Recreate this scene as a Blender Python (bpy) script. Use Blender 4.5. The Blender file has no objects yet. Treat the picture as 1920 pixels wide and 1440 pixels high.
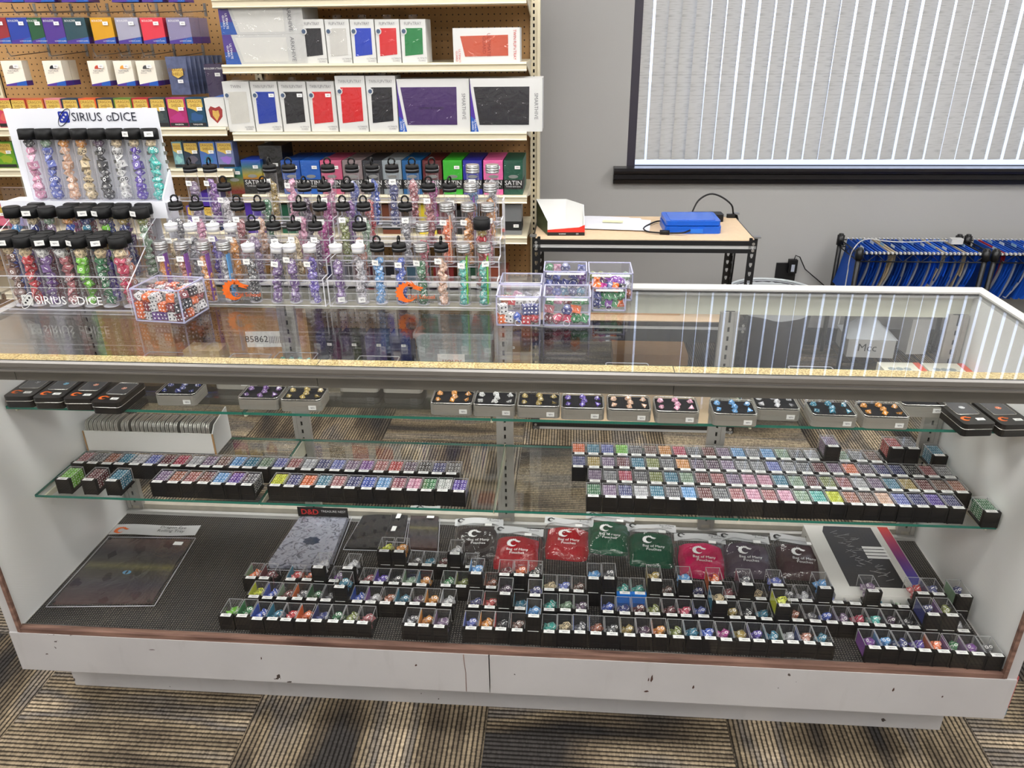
import bpy, bmesh, math, random
from mathutils import Vector, Matrix
random.seed(7)
SC = bpy.context.scene
COL = SC.collection
PI = math.pi
# ---------------------------------------------------------------- camera
CAM_F = 1416.758
CAM_P = Vector((0.1731, -1.3718, 1.6259))
def cam_axes(rx, ry, rz):
    fw = Vector((0, math.cos(rx), -math.sin(rx))); up = Vector((0, math.sin(rx), math.cos(rx))); rt = Vector((1, 0, 0))
    rot = Matrix.Rotation(rz, 3, 'Z')
    fw, up, rt = rot @ fw, rot @ up, rot @ rt
    return rt * math.cos(ry) + up * math.sin(ry), up * math.cos(ry) - rt * math.sin(ry), fw
RT, UP, FW = cam_axes(0.43467, -0.01230, 0.07960)
cam_data = bpy.data.cameras.new('camera'); cam_data.sensor_width = 36; cam_data.lens = CAM_F / 1920 * 36
cam_data.clip_start = .05; cam_data.clip_end = 200
cam = bpy.data.objects.new('camera', cam_data); COL.objects.link(cam)
cam.matrix_world = Matrix(((RT.x, UP.x, -FW.x, CAM_P.x), (RT.y, UP.y, -FW.y, CAM_P.y), (RT.z, UP.z, -FW.z, CAM_P.z), (0, 0, 0, 1)))
SC.camera = cam
# survey helpers: where a sight line meets a real plane of the room
def ray(x, y): return FW + RT * ((x - 960) / CAM_F) - UP * ((y - 720) / CAM_F)
def atZ(x, y, z): d = ray(x, y); return CAM_P + d * ((z - CAM_P.z) / d.z)
def atY(x, y, Y): d = ray(x, y); return CAM_P + d * ((Y - CAM_P.y) / d.y)
# ---------------------------------------------------------------- daylight outside, exposure
world = bpy.data.worlds.new('daylight'); SC.world = world; world.use_nodes = True
bg = world.node_tree.nodes['Background']; bg.inputs[0].default_value = (.70, .76, 1.0, 1); bg.inputs[1].default_value = 3.0
LAMP = 16.6
SC.view_settings.view_transform = 'Standard'; SC.view_settings.look = 'None'
SC.view_settings.gamma = 1; SC.view_settings.use_curve_mapping = False
SC.view_settings.exposure = 0.0
SC.cycles.transparent_max_bounces = 48; SC.cycles.max_bounces = 8; SC.cycles.diffuse_bounces = 4; SC.cycles.glossy_bounces = 5
SC.cycles.caustics_reflective = False; SC.cycles.caustics_refractive = False
SC.cycles.sample_clamp_indirect = 6
# ---------------------------------------------------------------- colours and materials
def lin(u):
    u /= 255.0
    return u / 12.92 if u <= .04045 else ((u + .055) / 1.055) ** 2.4
def rgb(r, g, b): return (lin(r), lin(g), lin(b), 1)
MATS = {}
def newmat(name):
    m = bpy.data.materials.new(name); m.use_nodes = True
    nt = m.node_tree; nt.nodes.clear()
    out = nt.nodes.new('ShaderNodeOutputMaterial')
    return m, nt, out
def N(nt, kind, **kw):
    n = nt.nodes.new('ShaderNode' + kind)
    for k, v in kw.items():
        if k.startswith('i_'): n.inputs[int(k[2:])].default_value = v
        else: setattr(n, k, v)
    return n
def L(nt, a, b): nt.links.new(a, b)
def math_n(nt, op, a, b=None):
    n = N(nt, 'Math', operation=op)
    for i, s in enumerate((a, b)):
        if s is None: continue
        if isinstance(s, (int, float)): n.inputs[i].default_value = s
        else: L(nt, s, n.inputs[i])
    return n.outputs[0]
def mixc(nt, fac, a, b):
    n = N(nt, 'Mix', data_type='RGBA')
    for s, i in ((fac, 0), (a, 6), (b, 7)):
        if isinstance(s, (int, float, tuple)): n.inputs[i].default_value = s
        else: L(nt, s, n.inputs[i])
    return n.outputs[2]
def pbsdf(nt, out, col, rough=.5, metal=0.0, spec=.5, **kw):
    b = N(nt, 'BsdfPrincipled')
    if isinstance(col, tuple): b.inputs['Base Color'].default_value = col
    else: L(nt, col, b.inputs['Base Color'])
    if isinstance(rough, (int, float)): b.inputs['Roughness'].default_value = rough
    else: L(nt, rough, b.inputs['Roughness'])
    b.inputs['Metallic'].default_value = metal
    b.inputs['Specular IOR Level'].default_value = spec
    for k, v in kw.items(): b.inputs[k].default_value = v
    L(nt, b.outputs[0], out.inputs[0])
    return b
def bump(nt, b, height, strength=.3, dist=.002):
    n = N(nt, 'Bump'); n.inputs['Strength'].default_value = strength; n.inputs['Distance'].default_value = dist
    L(nt, height, n.inputs['Height']); L(nt, n.outputs[0], b.inputs['Normal'])
def plain(name, col, rough=.5, metal=0.0, spec=.5, grain=.0, gs=40):
    """painted / moulded surface with a light procedural mottling"""
    if name in MATS: return MATS[name]
    m, nt, out = newmat(name)
    if grain:
        tc = N(nt, 'TexCoord'); no = N(nt, 'TexNoise'); no.inputs['Scale'].default_value = gs; no.inputs['Detail'].default_value = 4
        L(nt, tc.outputs['Object'], no.inputs['Vector'])
        d = tuple(max(0, c * (1 - grain)) for c in col[:3]) + (1,); l = tuple(min(1, c * (1 + grain * .6)) for c in col[:3]) + (1,)
        colr = mixc(nt, no.outputs[0], d, l)
    else: colr = col
    pbsdf(nt, out, colr, rough, metal, spec)
    MATS[name] = m
    return m
def emit(name, col, s):
    m, nt, out = newmat(name); e = N(nt, 'Emission'); e.inputs[0].default_value = col; e.inputs[1].default_value = s
    L(nt, e.outputs[0], out.inputs[0]); MATS[name] = m; return m
def clear(name, tint=(.97, .98, .98, 1), ior=1.5, gain=1.0, rough=0.0, haze=0.0, hazecol=(.9, .9, .95, 1), wrinkle=0.0, wscale=30, rim=0.0):
    """thin clear sheet: passes light straight through and mirrors by Fresnel"""
    m, nt, out = newmat(name)
    t = N(nt, 'BsdfTransparent'); t.inputs[0].default_value = tint
    g = N(nt, 'BsdfGlossy'); g.inputs['Roughness'].default_value = rough
    f = N(nt, 'Fresnel'); ge = N(nt, 'NewGeometry')   # same index from both sides of the thin sheet
    L(nt, math_n(nt, 'ADD', ior, math_n(nt, 'MULTIPLY', ge.outputs['Backfacing'], 1 / ior - ior)), f.inputs[0])
    if wrinkle:
        tc = N(nt, 'TexCoord'); no = N(nt, 'TexNoise'); no.inputs['Scale'].default_value = wscale; no.inputs['Detail'].default_value = 3; no.inputs['Distortion'].default_value = 1.2
        L(nt, tc.outputs['Object'], no.inputs['Vector'])
        bp = N(nt, 'Bump'); bp.inputs['Strength'].default_value = wrinkle; bp.inputs['Distance'].default_value = .01
        L(nt, no.outputs[0], bp.inputs['Height']); L(nt, bp.outputs[0], g.inputs['Normal']); L(nt, bp.outputs[0], f.inputs['Normal'])
    fac = math_n(nt, 'MULTIPLY', f.outputs[0], gain)
    mx = N(nt, 'MixShader'); L(nt, fac, mx.inputs[0]); L(nt, t.outputs[0], mx.inputs[1]); L(nt, g.outputs[0], mx.inputs[2])
    last = mx
    if haze:
        d = N(nt, 'BsdfDiffuse'); d.inputs[0].default_value = hazecol
        m2 = N(nt, 'MixShader'); m2.inputs[0].default_value = haze
        if rim:   # a curved wall shows more plastic where it turns away
            lw = N(nt, 'LayerWeight'); lw.inputs[0].default_value = .5; pw = math_n(nt, 'POWER', lw.outputs['Facing'], 3.0)
            L(nt, math_n(nt, 'ADD', haze, math_n(nt, 'MULTIPLY', pw, rim)), m2.inputs[0])
        L(nt, mx.outputs[0], m2.inputs[1]); L(nt, d.outputs[0], m2.inputs[2]); last = m2
    L(nt, last.outputs[0], out.inputs[0]); MATS[name] = m
    return m
WHITE = plain('white_card', rgb(204, 204, 202), .45)
PAPER = plain('paper_tag', rgb(240, 240, 238), .6)
BLACKP = plain('black_plastic', rgb(18, 17, 18), .5, spec=.35)
BLACKM = plain('black_metal', rgb(22, 22, 24), .4)
ALU = plain('aluminium', rgb(144, 141, 138), .36, .75, grain=.12, gs=20)
STEEL = plain('brushed_tin', rgb(172, 169, 162), .38, .5, grain=.12, gs=15)
STEELL = plain('bright_tin_rim', rgb(205, 203, 198), .25, .9)
FOAM = plain('black_foam', rgb(38, 38, 41), .95, spec=.1, grain=.3, gs=900)
SHADOW = plain('slot_dark', rgb(12, 12, 12), .9)  # near-black paints the shade inside slots and foam wells; also colours logo pips
WPAINT = plain('white_paint', rgb(184, 183, 180), .5, grain=.05, gs=6)
CREAM = plain('cream_enamel', rgb(212, 202, 176), .35, grain=.03, gs=5)
INK = plain('black_ink', rgb(18, 18, 20), .6)
GREYINK = plain('grey_ink', rgb(120, 120, 124), .6)
WINK = plain('white_ink', rgb(240, 240, 240), .6)
CARDB = plain('cardboard', rgb(176, 136, 92), .85, grain=.12, gs=12)
CARDL = plain('light_cardboard', rgb(214, 184, 132), .85, grain=.1, gs=12)
ORANGE = plain('dragon_orange', rgb(240, 110, 34), .5, grain=.35, gs=60)
GLASS = clear('pane_glass', (.975, .985, .98, 1), 1.5, 1.0)
SHELFG = clear('shelf_glass', (.96, .975, .968, 1), 1.5, .8)
FRONTG = clear('front_glass', (.99, .993, .99, 1), 1.45, .5)
GEDGE = plain('glass_edge', rgb(40, 110, 96), .15)
GEDGED = plain('glass_edge_dark', rgb(12, 28, 26), .15)
ACRYL = clear('clear_acrylic', (.985, .985, .99, 1), 1.42, .55, haze=.010)
LIDM = clear('lid_acrylic', (.98, .98, .98, 1), 1.45, .8, rough=.03, haze=.015)
BINM = clear('bin_acrylic', (.975, .975, .99, 1), 1.45, .75, haze=.03, hazecol=(.85, .85, .98, 1))
TUBEM = clear('tube_plastic', (.98, .98, .985, 1), 1.45, .8, rough=.04, haze=.02, hazecol=(.88, .88, .92, 1), rim=.45)
AEDGE = clear('acrylic_edge', (.9, .9, .95, 1), 1.5, 1.2, rough=.15, haze=.55, hazecol=(.86, .86, .93, 1))  # whitish haze paints the highlight along acrylic edges
BEDGE = clear('bin_edge', (.8, .8, .92, 1), 1.5, 1.2, rough=.15, haze=.6, hazecol=(.66, .66, .84, 1))
LEDGE = clear('lid_edge', (.9, .9, .9, 1), 1.5, 1.2, rough=.2, haze=.35, hazecol=(.75, .75, .76, 1))
FILM = clear('plastic_film', (.98, .98, .98, 1), 1.45, 1.1, rough=.12, haze=.015, wrinkle=.55, wscale=15)
def tinted(name):  # opaque surface coloured by the object's own colour
    m, nt, out = newmat(name)
    oi = N(nt, 'ObjectInfo'); tc = N(nt, 'TexCoord'); no = N(nt, 'TexNoise'); no.inputs['Scale'].default_value = 25; no.inputs['Detail'].default_value = 3
    L(nt, tc.outputs['Object'], no.inputs['Vector'])
    dk = mixc(nt, .12, oi.outputs['Color'], (0, 0, 0, 1))
    c = mixc(nt, no.outputs[0], dk, oi.outputs['Color'])
    pbsdf(nt, out, c, .42); MATS[name] = m; return m
TINT = tinted('coloured_card')
def dice_mat(name, pips):
    m, nt, out = newmat(name)
    oi = N(nt, 'ObjectInfo'); tc = N(nt, 'TexCoord'); no = N(nt, 'TexNoise')
    no.inputs['Scale'].default_value = 55; no.inputs['Detail'].default_value = 2; no.inputs['Distortion'].default_value = 1.5
    L(nt, tc.outputs['Object'], no.inputs['Vector'])
    rp = N(nt, 'ValToRGB'); rp.color_ramp.elements[0].position = .38; rp.color_ramp.elements[1].position = .66
    L(nt, no.outputs[0], rp.inputs[0])
    dk = mixc(nt, .35, oi.outputs['Color'], (.01, .01, .015, 1)); lt = mixc(nt, .12, oi.outputs['Color'], (1, 1, 1, 1))
    c = mixc(nt, rp.outputs[0], dk, lt)
    # printed marks on every face from its own UV square
    uv = N(nt, 'SeparateXYZ'); L(nt, tc.outputs['UV'], uv.inputs[0])
    u = math_n(nt, 'SUBTRACT', math_n(nt, 'FRACT', uv.outputs[0]), .5); v = math_n(nt, 'SUBTRACT', math_n(nt, 'FRACT', uv.outputs[1]), .5)
    au = math_n(nt, 'ABSOLUTE', u); av = math_n(nt, 'ABSOLUTE', v)
    if pips:
        du = math_n(nt, 'SUBTRACT', au, .24); dv = math_n(nt, 'SUBTRACT', av, .24)
        d = math_n(nt, 'SQRT', math_n(nt, 'ADD', math_n(nt, 'MULTIPLY', du, du), math_n(nt, 'MULTIPLY', dv, dv)))
        mark = math_n(nt, 'LESS_THAN', d, .1)
    else:
        d = math_n(nt, 'SQRT', math_n(nt, 'ADD', math_n(nt, 'MULTIPLY', u, u), math_n(nt, 'MULTIPLY', v, math_n(nt, 'MULTIPLY', v, .5))))
        ring = math_n(nt, 'LESS_THAN', math_n(nt, 'ABSOLUTE', math_n(nt, 'SUBTRACT', d, .085)), .026)
        bar = math_n(nt, 'MULTIPLY', math_n(nt, 'LESS_THAN', au, .03), math_n(nt, 'LESS_THAN', av, .14))
        which = math_n(nt, 'GREATER_THAN', uv.outputs[0], 1.0)
        mark = math_n(nt, 'ADD', math_n(nt, 'MULTIPLY', ring, which), math_n(nt, 'MULTIPLY', bar, math_n(nt, 'SUBTRACT', 1.0, which)))
    # light dice carry dark marks, dark dice white ones
    bw = N(nt, 'RGBToBW'); L(nt, oi.outputs['Color'], bw.inputs[0])
    ink = mixc(nt, math_n(nt, 'GREATER_THAN', bw.outputs[0], .55), (.85, .85, .83, 1), (.03, .03, .04, 1))
    c2 = mixc(nt, mark, c, ink)
    b = pbsdf(nt, out, c2, .2, 0, .4)
    MATS[name] = m; return m
DICE = dice_mat('swirled_dice', False)
PIPS = dice_mat('pipped_dice', True)
def tag_mat():   # white price tag with a faint smudge of grey print
    m, nt, out = newmat('printed_tag'); tc = N(nt, 'TexCoord'); sp = N(nt, 'SeparateXYZ'); L(nt, tc.outputs['UV'], sp.inputs[0])
    no = N(nt, 'TexNoise'); no.inputs['Scale'].default_value = 9; no.inputs['Detail'].default_value = 1; L(nt, tc.outputs['UV'], no.inputs['Vector'])
    inu = math_n(nt, 'LESS_THAN', math_n(nt, 'ABSOLUTE', math_n(nt, 'SUBTRACT', sp.outputs[0], .55)), .3); inv = math_n(nt, 'LESS_THAN', math_n(nt, 'ABSOLUTE', math_n(nt, 'SUBTRACT', sp.outputs[1], .5)), .17)
    f = math_n(nt, 'MULTIPLY', math_n(nt, 'MULTIPLY', inu, inv), math_n(nt, 'GREATER_THAN', no.outputs[0], .46))
    pbsdf(nt, out, mixc(nt, f, rgb(232, 232, 230), rgb(150, 150, 152)), .6); MATS['printed_tag'] = m; return m
TAGP = tag_mat()
# ---------------------------------------------------------------- mesh builder
class MB:
    def __init__(s): s.v = []; s.f = []; s.m = []; s.sm = []; s.uv = []
    def face(s, idx, m=0, smooth=False, uv=None): s.f.append(idx); s.m.append(m); s.sm.append(smooth); s.uv.append(uv)
    def add(s, vs): n = len(s.v); s.v.extend([tuple(p) for p in vs]); return n
    def box(s, x0, x1, y0, y1, z0, z1, m=0, skip=()):
        n = s.add([(x0, y0, z0), (x1, y0, z0), (x1, y1, z0), (x0, y1, z0), (x0, y0, z1), (x1, y0, z1), (x1, y1, z1), (x0, y1, z1)])
        ms = m if isinstance(m, dict) else {}
        for k, q in (('b', (3, 2, 1, 0)), ('t', (4, 5, 6, 7)), ('f', (0, 1, 5, 4)), ('k', (2, 3, 7, 6)), ('l', (3, 0, 4, 7)), ('r', (1, 2, 6, 5))):
            if k in skip: continue
            s.face(tuple(n + i for i in q), ms.get(k, 0) if ms else (m if not isinstance(m, dict) else 0), False, [(0, 0), (1, 0), (1, 1), (0, 1)])
        return s
    def prism(s, pts, a0, a1, plane='xz', m=0, mside=None):
        """outline extruded from a0 to a1 along the remaining axis"""
        def P(p, a): return {'xz': (p[0], a, p[1]), 'xy': (p[0], p[1], a), 'yz': (a, p[0], p[1])}[plane]
        k = len(pts); n = s.add([P(p, a0) for p in pts] + [P(p, a1) for p in pts])
        ar = sum(pts[i][0] * pts[(i + 1) % k][1] - pts[(i + 1) % k][0] * pts[i][1] for i in range(k))
        fl = (ar > 0) if plane == 'xz' else (ar < 0)
        A = list(range(n, n + k)); B = list(range(n + k, n + 2 * k))
        s.face(tuple(A if fl else A[::-1]), m); s.face(tuple(B[::-1] if fl else B), m)
        for i in range(k):
            j = (i + 1) % k; q = (A[i], B[i], B[j], A[j])
            s.face(q if fl else q[::-1], m if mside is None else mside)
        return s
    def cyl(s, cx, cy, z0, z1, r, n=14, r2=None, m=0, top=True, bot=True, smooth=True, mt=None):
        r2 = r if r2 is None else r2
        a = s.add([(cx + r * math.cos(2 * PI * i / n), cy + r * math.sin(2 * PI * i / n), z0) for i in range(n)] + [(cx + r2 * math.cos(2 * PI * i / n), cy + r2 * math.sin(2 * PI * i / n), z1) for i in range(n)])
        for i in range(n): j = (i + 1) % n; s.face((a + i, a + j, a + n + j, a + n + i), m, smooth)
        if top: s.face(tuple(a + n + i for i in range(n)), m if mt is None else mt)
        if bot: s.face(tuple(a + i for i in range(n))[::-1], m)
        return s
    def tube(s, pts, r, n=6, m=0, closed=False):
        pts = [Vector(p) for p in pts]; k = len(pts); base = None; up = Vector((0, 0, 1)); first = len(s.v)
        for i, p in enumerate(pts):
            a = pts[(i - 1) % k] if (i > 0 or closed) else p; b = pts[(i + 1) % k] if (i < k - 1 or closed) else p
            d = (b - a).normalized(); u = d.cross(up)
            if u.length < .1: u = d.cross(Vector((1, 0, 0)))
            u.normalize(); w = d.cross(u)
            s.add([p + (u * math.cos(2 * PI * q / n) + w * math.sin(2 * PI * q / n)) * r for q in range(n)])
        for i in range(k if closed else k - 1):
            a = first + i * n; b = first + ((i + 1) % k) * n
            for q in range(n): t = (q + 1) % n; s.face((a + q, a + t, b + t, b + q), m, True)
        if not closed: s.face(tuple(first + q for q in range(n)), m); s.face(tuple(first + (k - 1) * n + q for q in range(n))[::-1], m)
        return s
    def grid(s, nu, nv, fn, m=0, smooth=True, flip=False):
        a = s.add([fn(i / nu, j / nv) for j in range(nv + 1) for i in range(nu + 1)])
        for j in range(nv):
            for i in range(nu):
                q = (a + j * (nu + 1) + i, a + j * (nu + 1) + i + 1, a + (j + 1) * (nu + 1) + i + 1, a + (j + 1) * (nu + 1) + i)
                s.face(q[::-1] if flip else q, m, smooth)
        return s
    def poly(s, data, mtx, m=0):
        vs, fs, uvs = data; n = s.add([mtx @ Vector(p) for p in vs])
        for f, uv in zip(fs, uvs): s.face(tuple(n + i for i in f), m, False, uv)
        return s
    def mesh(s, name, mats):
        me = bpy.data.meshes.new(name); me.from_pydata(s.v, [], s.f)
        for mt in (mats if isinstance(mats, (list, tuple)) else [mats]): me.materials.append(mt)
        me.polygons.foreach_set('material_index', s.m); me.polygons.foreach_set('use_smooth', s.sm)
        if any(u is not None for u in s.uv):
            ly = me.uv_layers.new(name='UV'); flat = []
            for f, u in zip(s.f, s.uv):
                for i in range(len(f)): flat += (list(u[i]) if u is not None and i < len(u) else [0, 0])
            ly.data.foreach_set('uv', flat)
        me.update(); return me
def rrect(x0, x1, y0, y1, r, n=3):
    o = []
    for cx, cy, a in ((x1 - r, y1 - r, 0), (x0 + r, y1 - r, 90), (x0 + r, y0 + r, 180), (x1 - r, y0 + r, 270)):
        for i in range(n + 1): t = math.radians(a + 90 * i / n); o.append((cx + r * math.cos(t), cy + r * math.sin(t)))
    return o
# ---------------------------------------------------------------- objects
def thing(name, label, cat, loc=(0, 0, 0), rotz=0, group=None):
    o = bpy.data.objects.new(name, None); o.empty_display_size = .02; COL.objects.link(o); o.location = loc; o.rotation_euler = (0, 0, rotz)
    o['label'] = label; o['category'] = cat
    if group: o['group'] = group
    return o
def part(name, data, parent=None, mats=None, color=None, loc=None, label=None, stuff=False):
    if isinstance(data, MB): data = data.mesh(name, mats)
    o = bpy.data.objects.new(name, data); COL.objects.link(o); o.parent = parent
    if color is not None: o.color = color
    if loc is not None: o.location = loc
    if label: o['label'] = label
    if stuff: o['kind'] = 'stuff'
    return o
def single(name, data, label, cat, mats=None, group=None, color=None, loc=None, rotz=0):
    o = part(name, data, None, mats, color, loc); o['label'] = label; o['category'] = cat; o.rotation_euler = (0, 0, rotz)
    if group: o['group'] = group
    return o
def struct(name, data, mats=None):
    o = part(name, data, None, mats); o['kind'] = 'structure'; return o
_txt = {}
def text_mesh(s, size, mat, align='CENTER', bold=0.0):
    key = (s, round(size, 5), mat.name, align, bold)
    if key in _txt: return _txt[key]
    cu = bpy.data.curves.new('lettering', 'FONT'); cu.body = s; cu.size = size; cu.align_x = align; cu.align_y = 'CENTER'; cu.resolution_u = 2; cu.offset = bold
    ob = bpy.data.objects.new('lettering', cu)
    me = bpy.data.meshes.new_from_object(ob); me.name = 'lettering'; me.materials.clear(); me.materials.append(mat)
    bpy.data.objects.remove(ob); bpy.data.curves.remove(cu)
    _txt[key] = me
    return me
def text(s, size, mat, parent, loc, face='front', turn=0, align='CENTER', bold=0.0, sx=1.0):
    o = part('lettering', text_mesh(s, size, mat, align, bold), parent); o.location = loc
    if face == 'front': o.rotation_mode = 'ZXY'; o.rotation_euler = (PI / 2, 0, turn)
    else: o.rotation_euler = (0, 0, turn)
    o.scale = (sx, 1, 1)
    return o
ORD = ['first', 'second', 'third', 'fourth', 'fifth', 'sixth', 'seventh', 'eighth', 'ninth', 'tenth', 'eleventh', 'twelfth', 'thirteenth', 'fourteenth', 'fifteenth', 'sixteenth', 'seventeenth', 'eighteenth', 'nineteenth', 'twentieth']
def ordinal(i):
    if i < 20: return ORD[i]
    k = i + 1; return str(k) + ({1: 'st', 2: 'nd', 3: 'rd'}.get(k % 10, 'th'))
# ---------------------------------------------------------------- dice shapes
def hull(pts):
    bm = bmesh.new()
    for p in pts: bm.verts.new(p)
    bmesh.ops.convex_hull(bm, input=bm.verts)
    bmesh.ops.dissolve_limit(bm, angle_limit=.02, verts=bm.verts, edges=bm.edges)
    bmesh.ops.recalc_face_normals(bm, faces=bm.faces)
    bm.verts.index_update(); vs = [v.co.copy() for v in bm.verts]; fs = []; uvs = []
    for k, f in enumerate(bm.faces):
        c = f.calc_center_median(); n = f.normal; u = (f.verts[0].co - c).normalized(); w = n.cross(u)
        r = max((v.co - c).length for v in f.verts) * (1.15 if len(f.verts) > 3 else 1.0)
        fs.append([v.index for v in f.verts]); off = k % 2
        uvs.append([(off + .5 + .49 * (v.co - c).dot(u) / r, .5 + .49 * (v.co - c).dot(w) / r) for v in f.verts])
    bm.free(); return vs, fs, uvs
_g = (1 + 5 ** .5) / 2
def unit(l): return [Vector(p).normalized() for p in l]
D20 = hull(unit([(0, a, b * _g) for a in (-1, 1) for b in (-1, 1)] + [(a, b * _g, 0) for a in (-1, 1) for b in (-1, 1)] + [(b * _g, 0, a) for a in (-1, 1) for b in (-1, 1)]))
D12 = hull(unit([(a, b, c) for a in (-1, 1) for b in (-1, 1) for c in (-1, 1)] + [(0, a / _g, b * _g) for a in (-1, 1) for b in (-1, 1)] + [(a / _g, b * _g, 0) for a in (-1, 1) for b in (-1, 1)] + [(b * _g, 0, a / _g) for a in (-1, 1) for b in (-1, 1)]))
D8 = hull([(1, 0, 0), (-1, 0, 0), (0, 1, 0), (0, -1, 0), (0, 0, 1), (0, 0, -1)])
D6 = hull([(a * .62, b * .62, c * .62) for a in (-1, 1) for b in (-1, 1) for c in (-1, 1)])
D4 = hull(unit([(1, 1, 1), (1, -1, -1), (-1, 1, -1), (-1, -1, 1)]))
D10 = hull([(0, 0, 1), (0, 0, -1)] + [(.95 * math.cos(PI * i / 5), .95 * math.sin(PI * i / 5), .105 * (1 if i % 2 else -1)) for i in range(10)])
SOLIDS = [D20, D12, D10, D8, D6, D4, D10]
def rot_any(): return Matrix.Rotation(random.uniform(0, 6.28), 4, 'Z') @ Matrix.Rotation(random.uniform(0, 6.28), 4, 'X') @ Matrix.Rotation(random.uniform(0, 6.28), 4, 'Y')
def die_mesh(k, r, mat=None):
    b = MB(); b.poly(SOLIDS[k], rot_any() @ Matrix.Scale(r * (1.0, 1, 1, 1, 1, 1.05, 1)[k], 4)); return b.mesh('die', mat or DICE)
# ================================================================ THE ROOM
FLOOR = -.04; WALL = 2.85; CEIL = 2.95; RX0, RX1, RY0 = -3.7, 4.0, -6.4
# ---- ceiling lamps
def ceiling_light(x, y, label):
    t = thing('ceiling_light', label, 'lamp', (x, y, CEIL), 0, 'ceiling light panels')
    b = MB()
    for a in ((-.62, .62, -.32, -.30), (-.62, .62, .30, .32), (-.62, -.60, -.30, .30), (.60, .62, -.30, .30)): b.box(*a, -.02, 0)
    part('frame', b, t, WHITE)
    part('diffuser', MB().box(-.6, .6, -.3, .3, -.012, -.004), t, MATS.get('lamp') or emit('lamp', (1, .985, .96, 1), LAMP))
for i, y in enumerate((-5.3, -3.7, -2.1, -.5, 1.1)):
    for j, x in enumerate((-2.3, 0.1, 2.5)):
        ceiling_light(x, y, 'white rectangular ceiling light panel, %s row, %s' % (('first', 'second', 'third', 'fourth', 'fifth')[i], ('left', 'centre', 'right')[j]))
# ---- walls
m, nt, out = newmat('grey_wall_paint')
tc = N(nt, 'TexCoord'); no = N(nt, 'TexNoise'); no.inputs['Scale'].default_value = 160; no.inputs['Detail'].default_value = 5; L(nt, tc.outputs['Object'], no.inputs['Vector'])
n2 = N(nt, 'TexNoise'); n2.inputs['Scale'].default_value = 1.2; L(nt, tc.outputs['Object'], n2.inputs['Vector'])
b_ = pbsdf(nt, out, mixc(nt, n2.outputs[0], rgb(166, 165, 164), rgb(175, 174, 172)), .6); bump(nt, b_, no.outputs[0], .25, .001)
WALLM = m
wl = atY(1183, 150, WALL).x
wz = atY(1500, 318, WALL).z
wb = MB()
WT = .16; WR = 3.6; WTOP = 2.5
wb.box(RX0, wl, WALL, WALL + WT, FLOOR, CEIL); wb.box(WR, RX1, WALL, WALL + WT, FLOOR, CEIL)
wb.box(wl, WR, WALL, WALL + WT, FLOOR, wz); wb.box(wl, WR, WALL, WALL + WT, WTOP, CEIL)
struct('wall_back', wb, WALLM)
struct('wall_left', MB().box(RX0 - .1, RX0, RY0, WALL + WT, FLOOR, CEIL), WALLM)
struct('wall_right', MB().box(RX1, RX1 + .1, RY0, WALL + WT, FLOOR, CEIL), WALLM)
struct('wall_front', MB().box(RX0 - .1, RX1 + .1, RY0 - .1, RY0, FLOOR, CEIL), plain('pale_wall_paint', rgb(205, 203, 200), .7))
struct('ceiling', MB().box(RX0 - .1, RX1 + .1, RY0 - .1, WALL + WT, CEIL, CEIL + .1), plain('ceiling_tile_white', rgb(225, 225, 222), .9))
struct('baseboard_back', MB().box(RX0, RX1, WALL - .012, WALL, FLOOR, FLOOR + .1), plain('black_vinyl_base', rgb(30, 30, 32), .5))
# ---- floor of quarter-turned carpet tiles
m, nt, out = newmat('striped_carpet')
tc = N(nt, 'TexCoord'); oi = N(nt, 'ObjectInfo'); sp = N(nt, 'SeparateXYZ'); L(nt, tc.outputs['Object'], sp.inputs[0])
rnd = math_n(nt, 'MULTIPLY', oi.outputs['Random'], 37.0)
def vec(x, y, z):
    c = N(nt, 'CombineXYZ')
    for i, s in enumerate((x, y, z)):
        if isinstance(s, (int, float)): c.inputs[i].default_value = s
        else: L(nt, s, c.inputs[i])
    return c.outputs[0]
row = math_n(nt, 'FLOOR', math_n(nt, 'MULTIPLY', sp.outputs[0], 80.0))
inrow = math_n(nt, 'FRACT', math_n(nt, 'MULTIPLY', sp.outputs[0], 80.0))
ridge = math_n(nt, 'SINE', math_n(nt, 'MULTIPLY', inrow, PI))
band = N(nt, 'TexNoise'); band.inputs['Scale'].default_value = 1; band.inputs['Detail'].default_value = 2
L(nt, vec(math_n(nt, 'ADD', math_n(nt, 'MULTIPLY', row, .085), rnd), math_n(nt, 'MULTIPLY', sp.outputs[1], 1.6), rnd), band.inputs['Vector'])
yarn = N(nt, 'TexNoise'); yarn.inputs['Scale'].default_value = 1; yarn.inputs['Detail'].default_value = 3
L(nt, vec(math_n(nt, 'MULTIPLY', row, 7.3), math_n(nt, 'MULTIPLY', sp.outputs[1], 150.0), rnd), yarn.inputs['Vector'])
rp = N(nt, 'ValToRGB'); cr = rp.color_ramp; cr.elements[0].position = .36; cr.elements[0].color = rgb(66, 63, 61); cr.elements[1].position = .68; cr.elements[1].color = rgb(190, 172, 146)
for pos, c in ((.45, rgb(110, 98, 82)), (.53, rgb(154, 138, 114)), (.6, rgb(126, 119, 112))): e = cr.elements.new(pos); e.color = c
L(nt, band.outputs[0], rp.inputs[0])
gap = math_n(nt, 'LESS_THAN', math_n(nt, 'ADD', math_n(nt, 'MULTIPLY', ridge, .75), math_n(nt, 'MULTIPLY', yarn.outputs[0], .6)), .74)
c = mixc(nt, gap, rp.outputs[0], mixc(nt, .18, rgb(24, 21, 20), rp.outputs[0]))
sh = N(nt, 'MapRange'); L(nt, yarn.outputs[0], sh.inputs[0]); sh.inputs[1].default_value = .35; sh.inputs[2].default_value = .65
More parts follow.
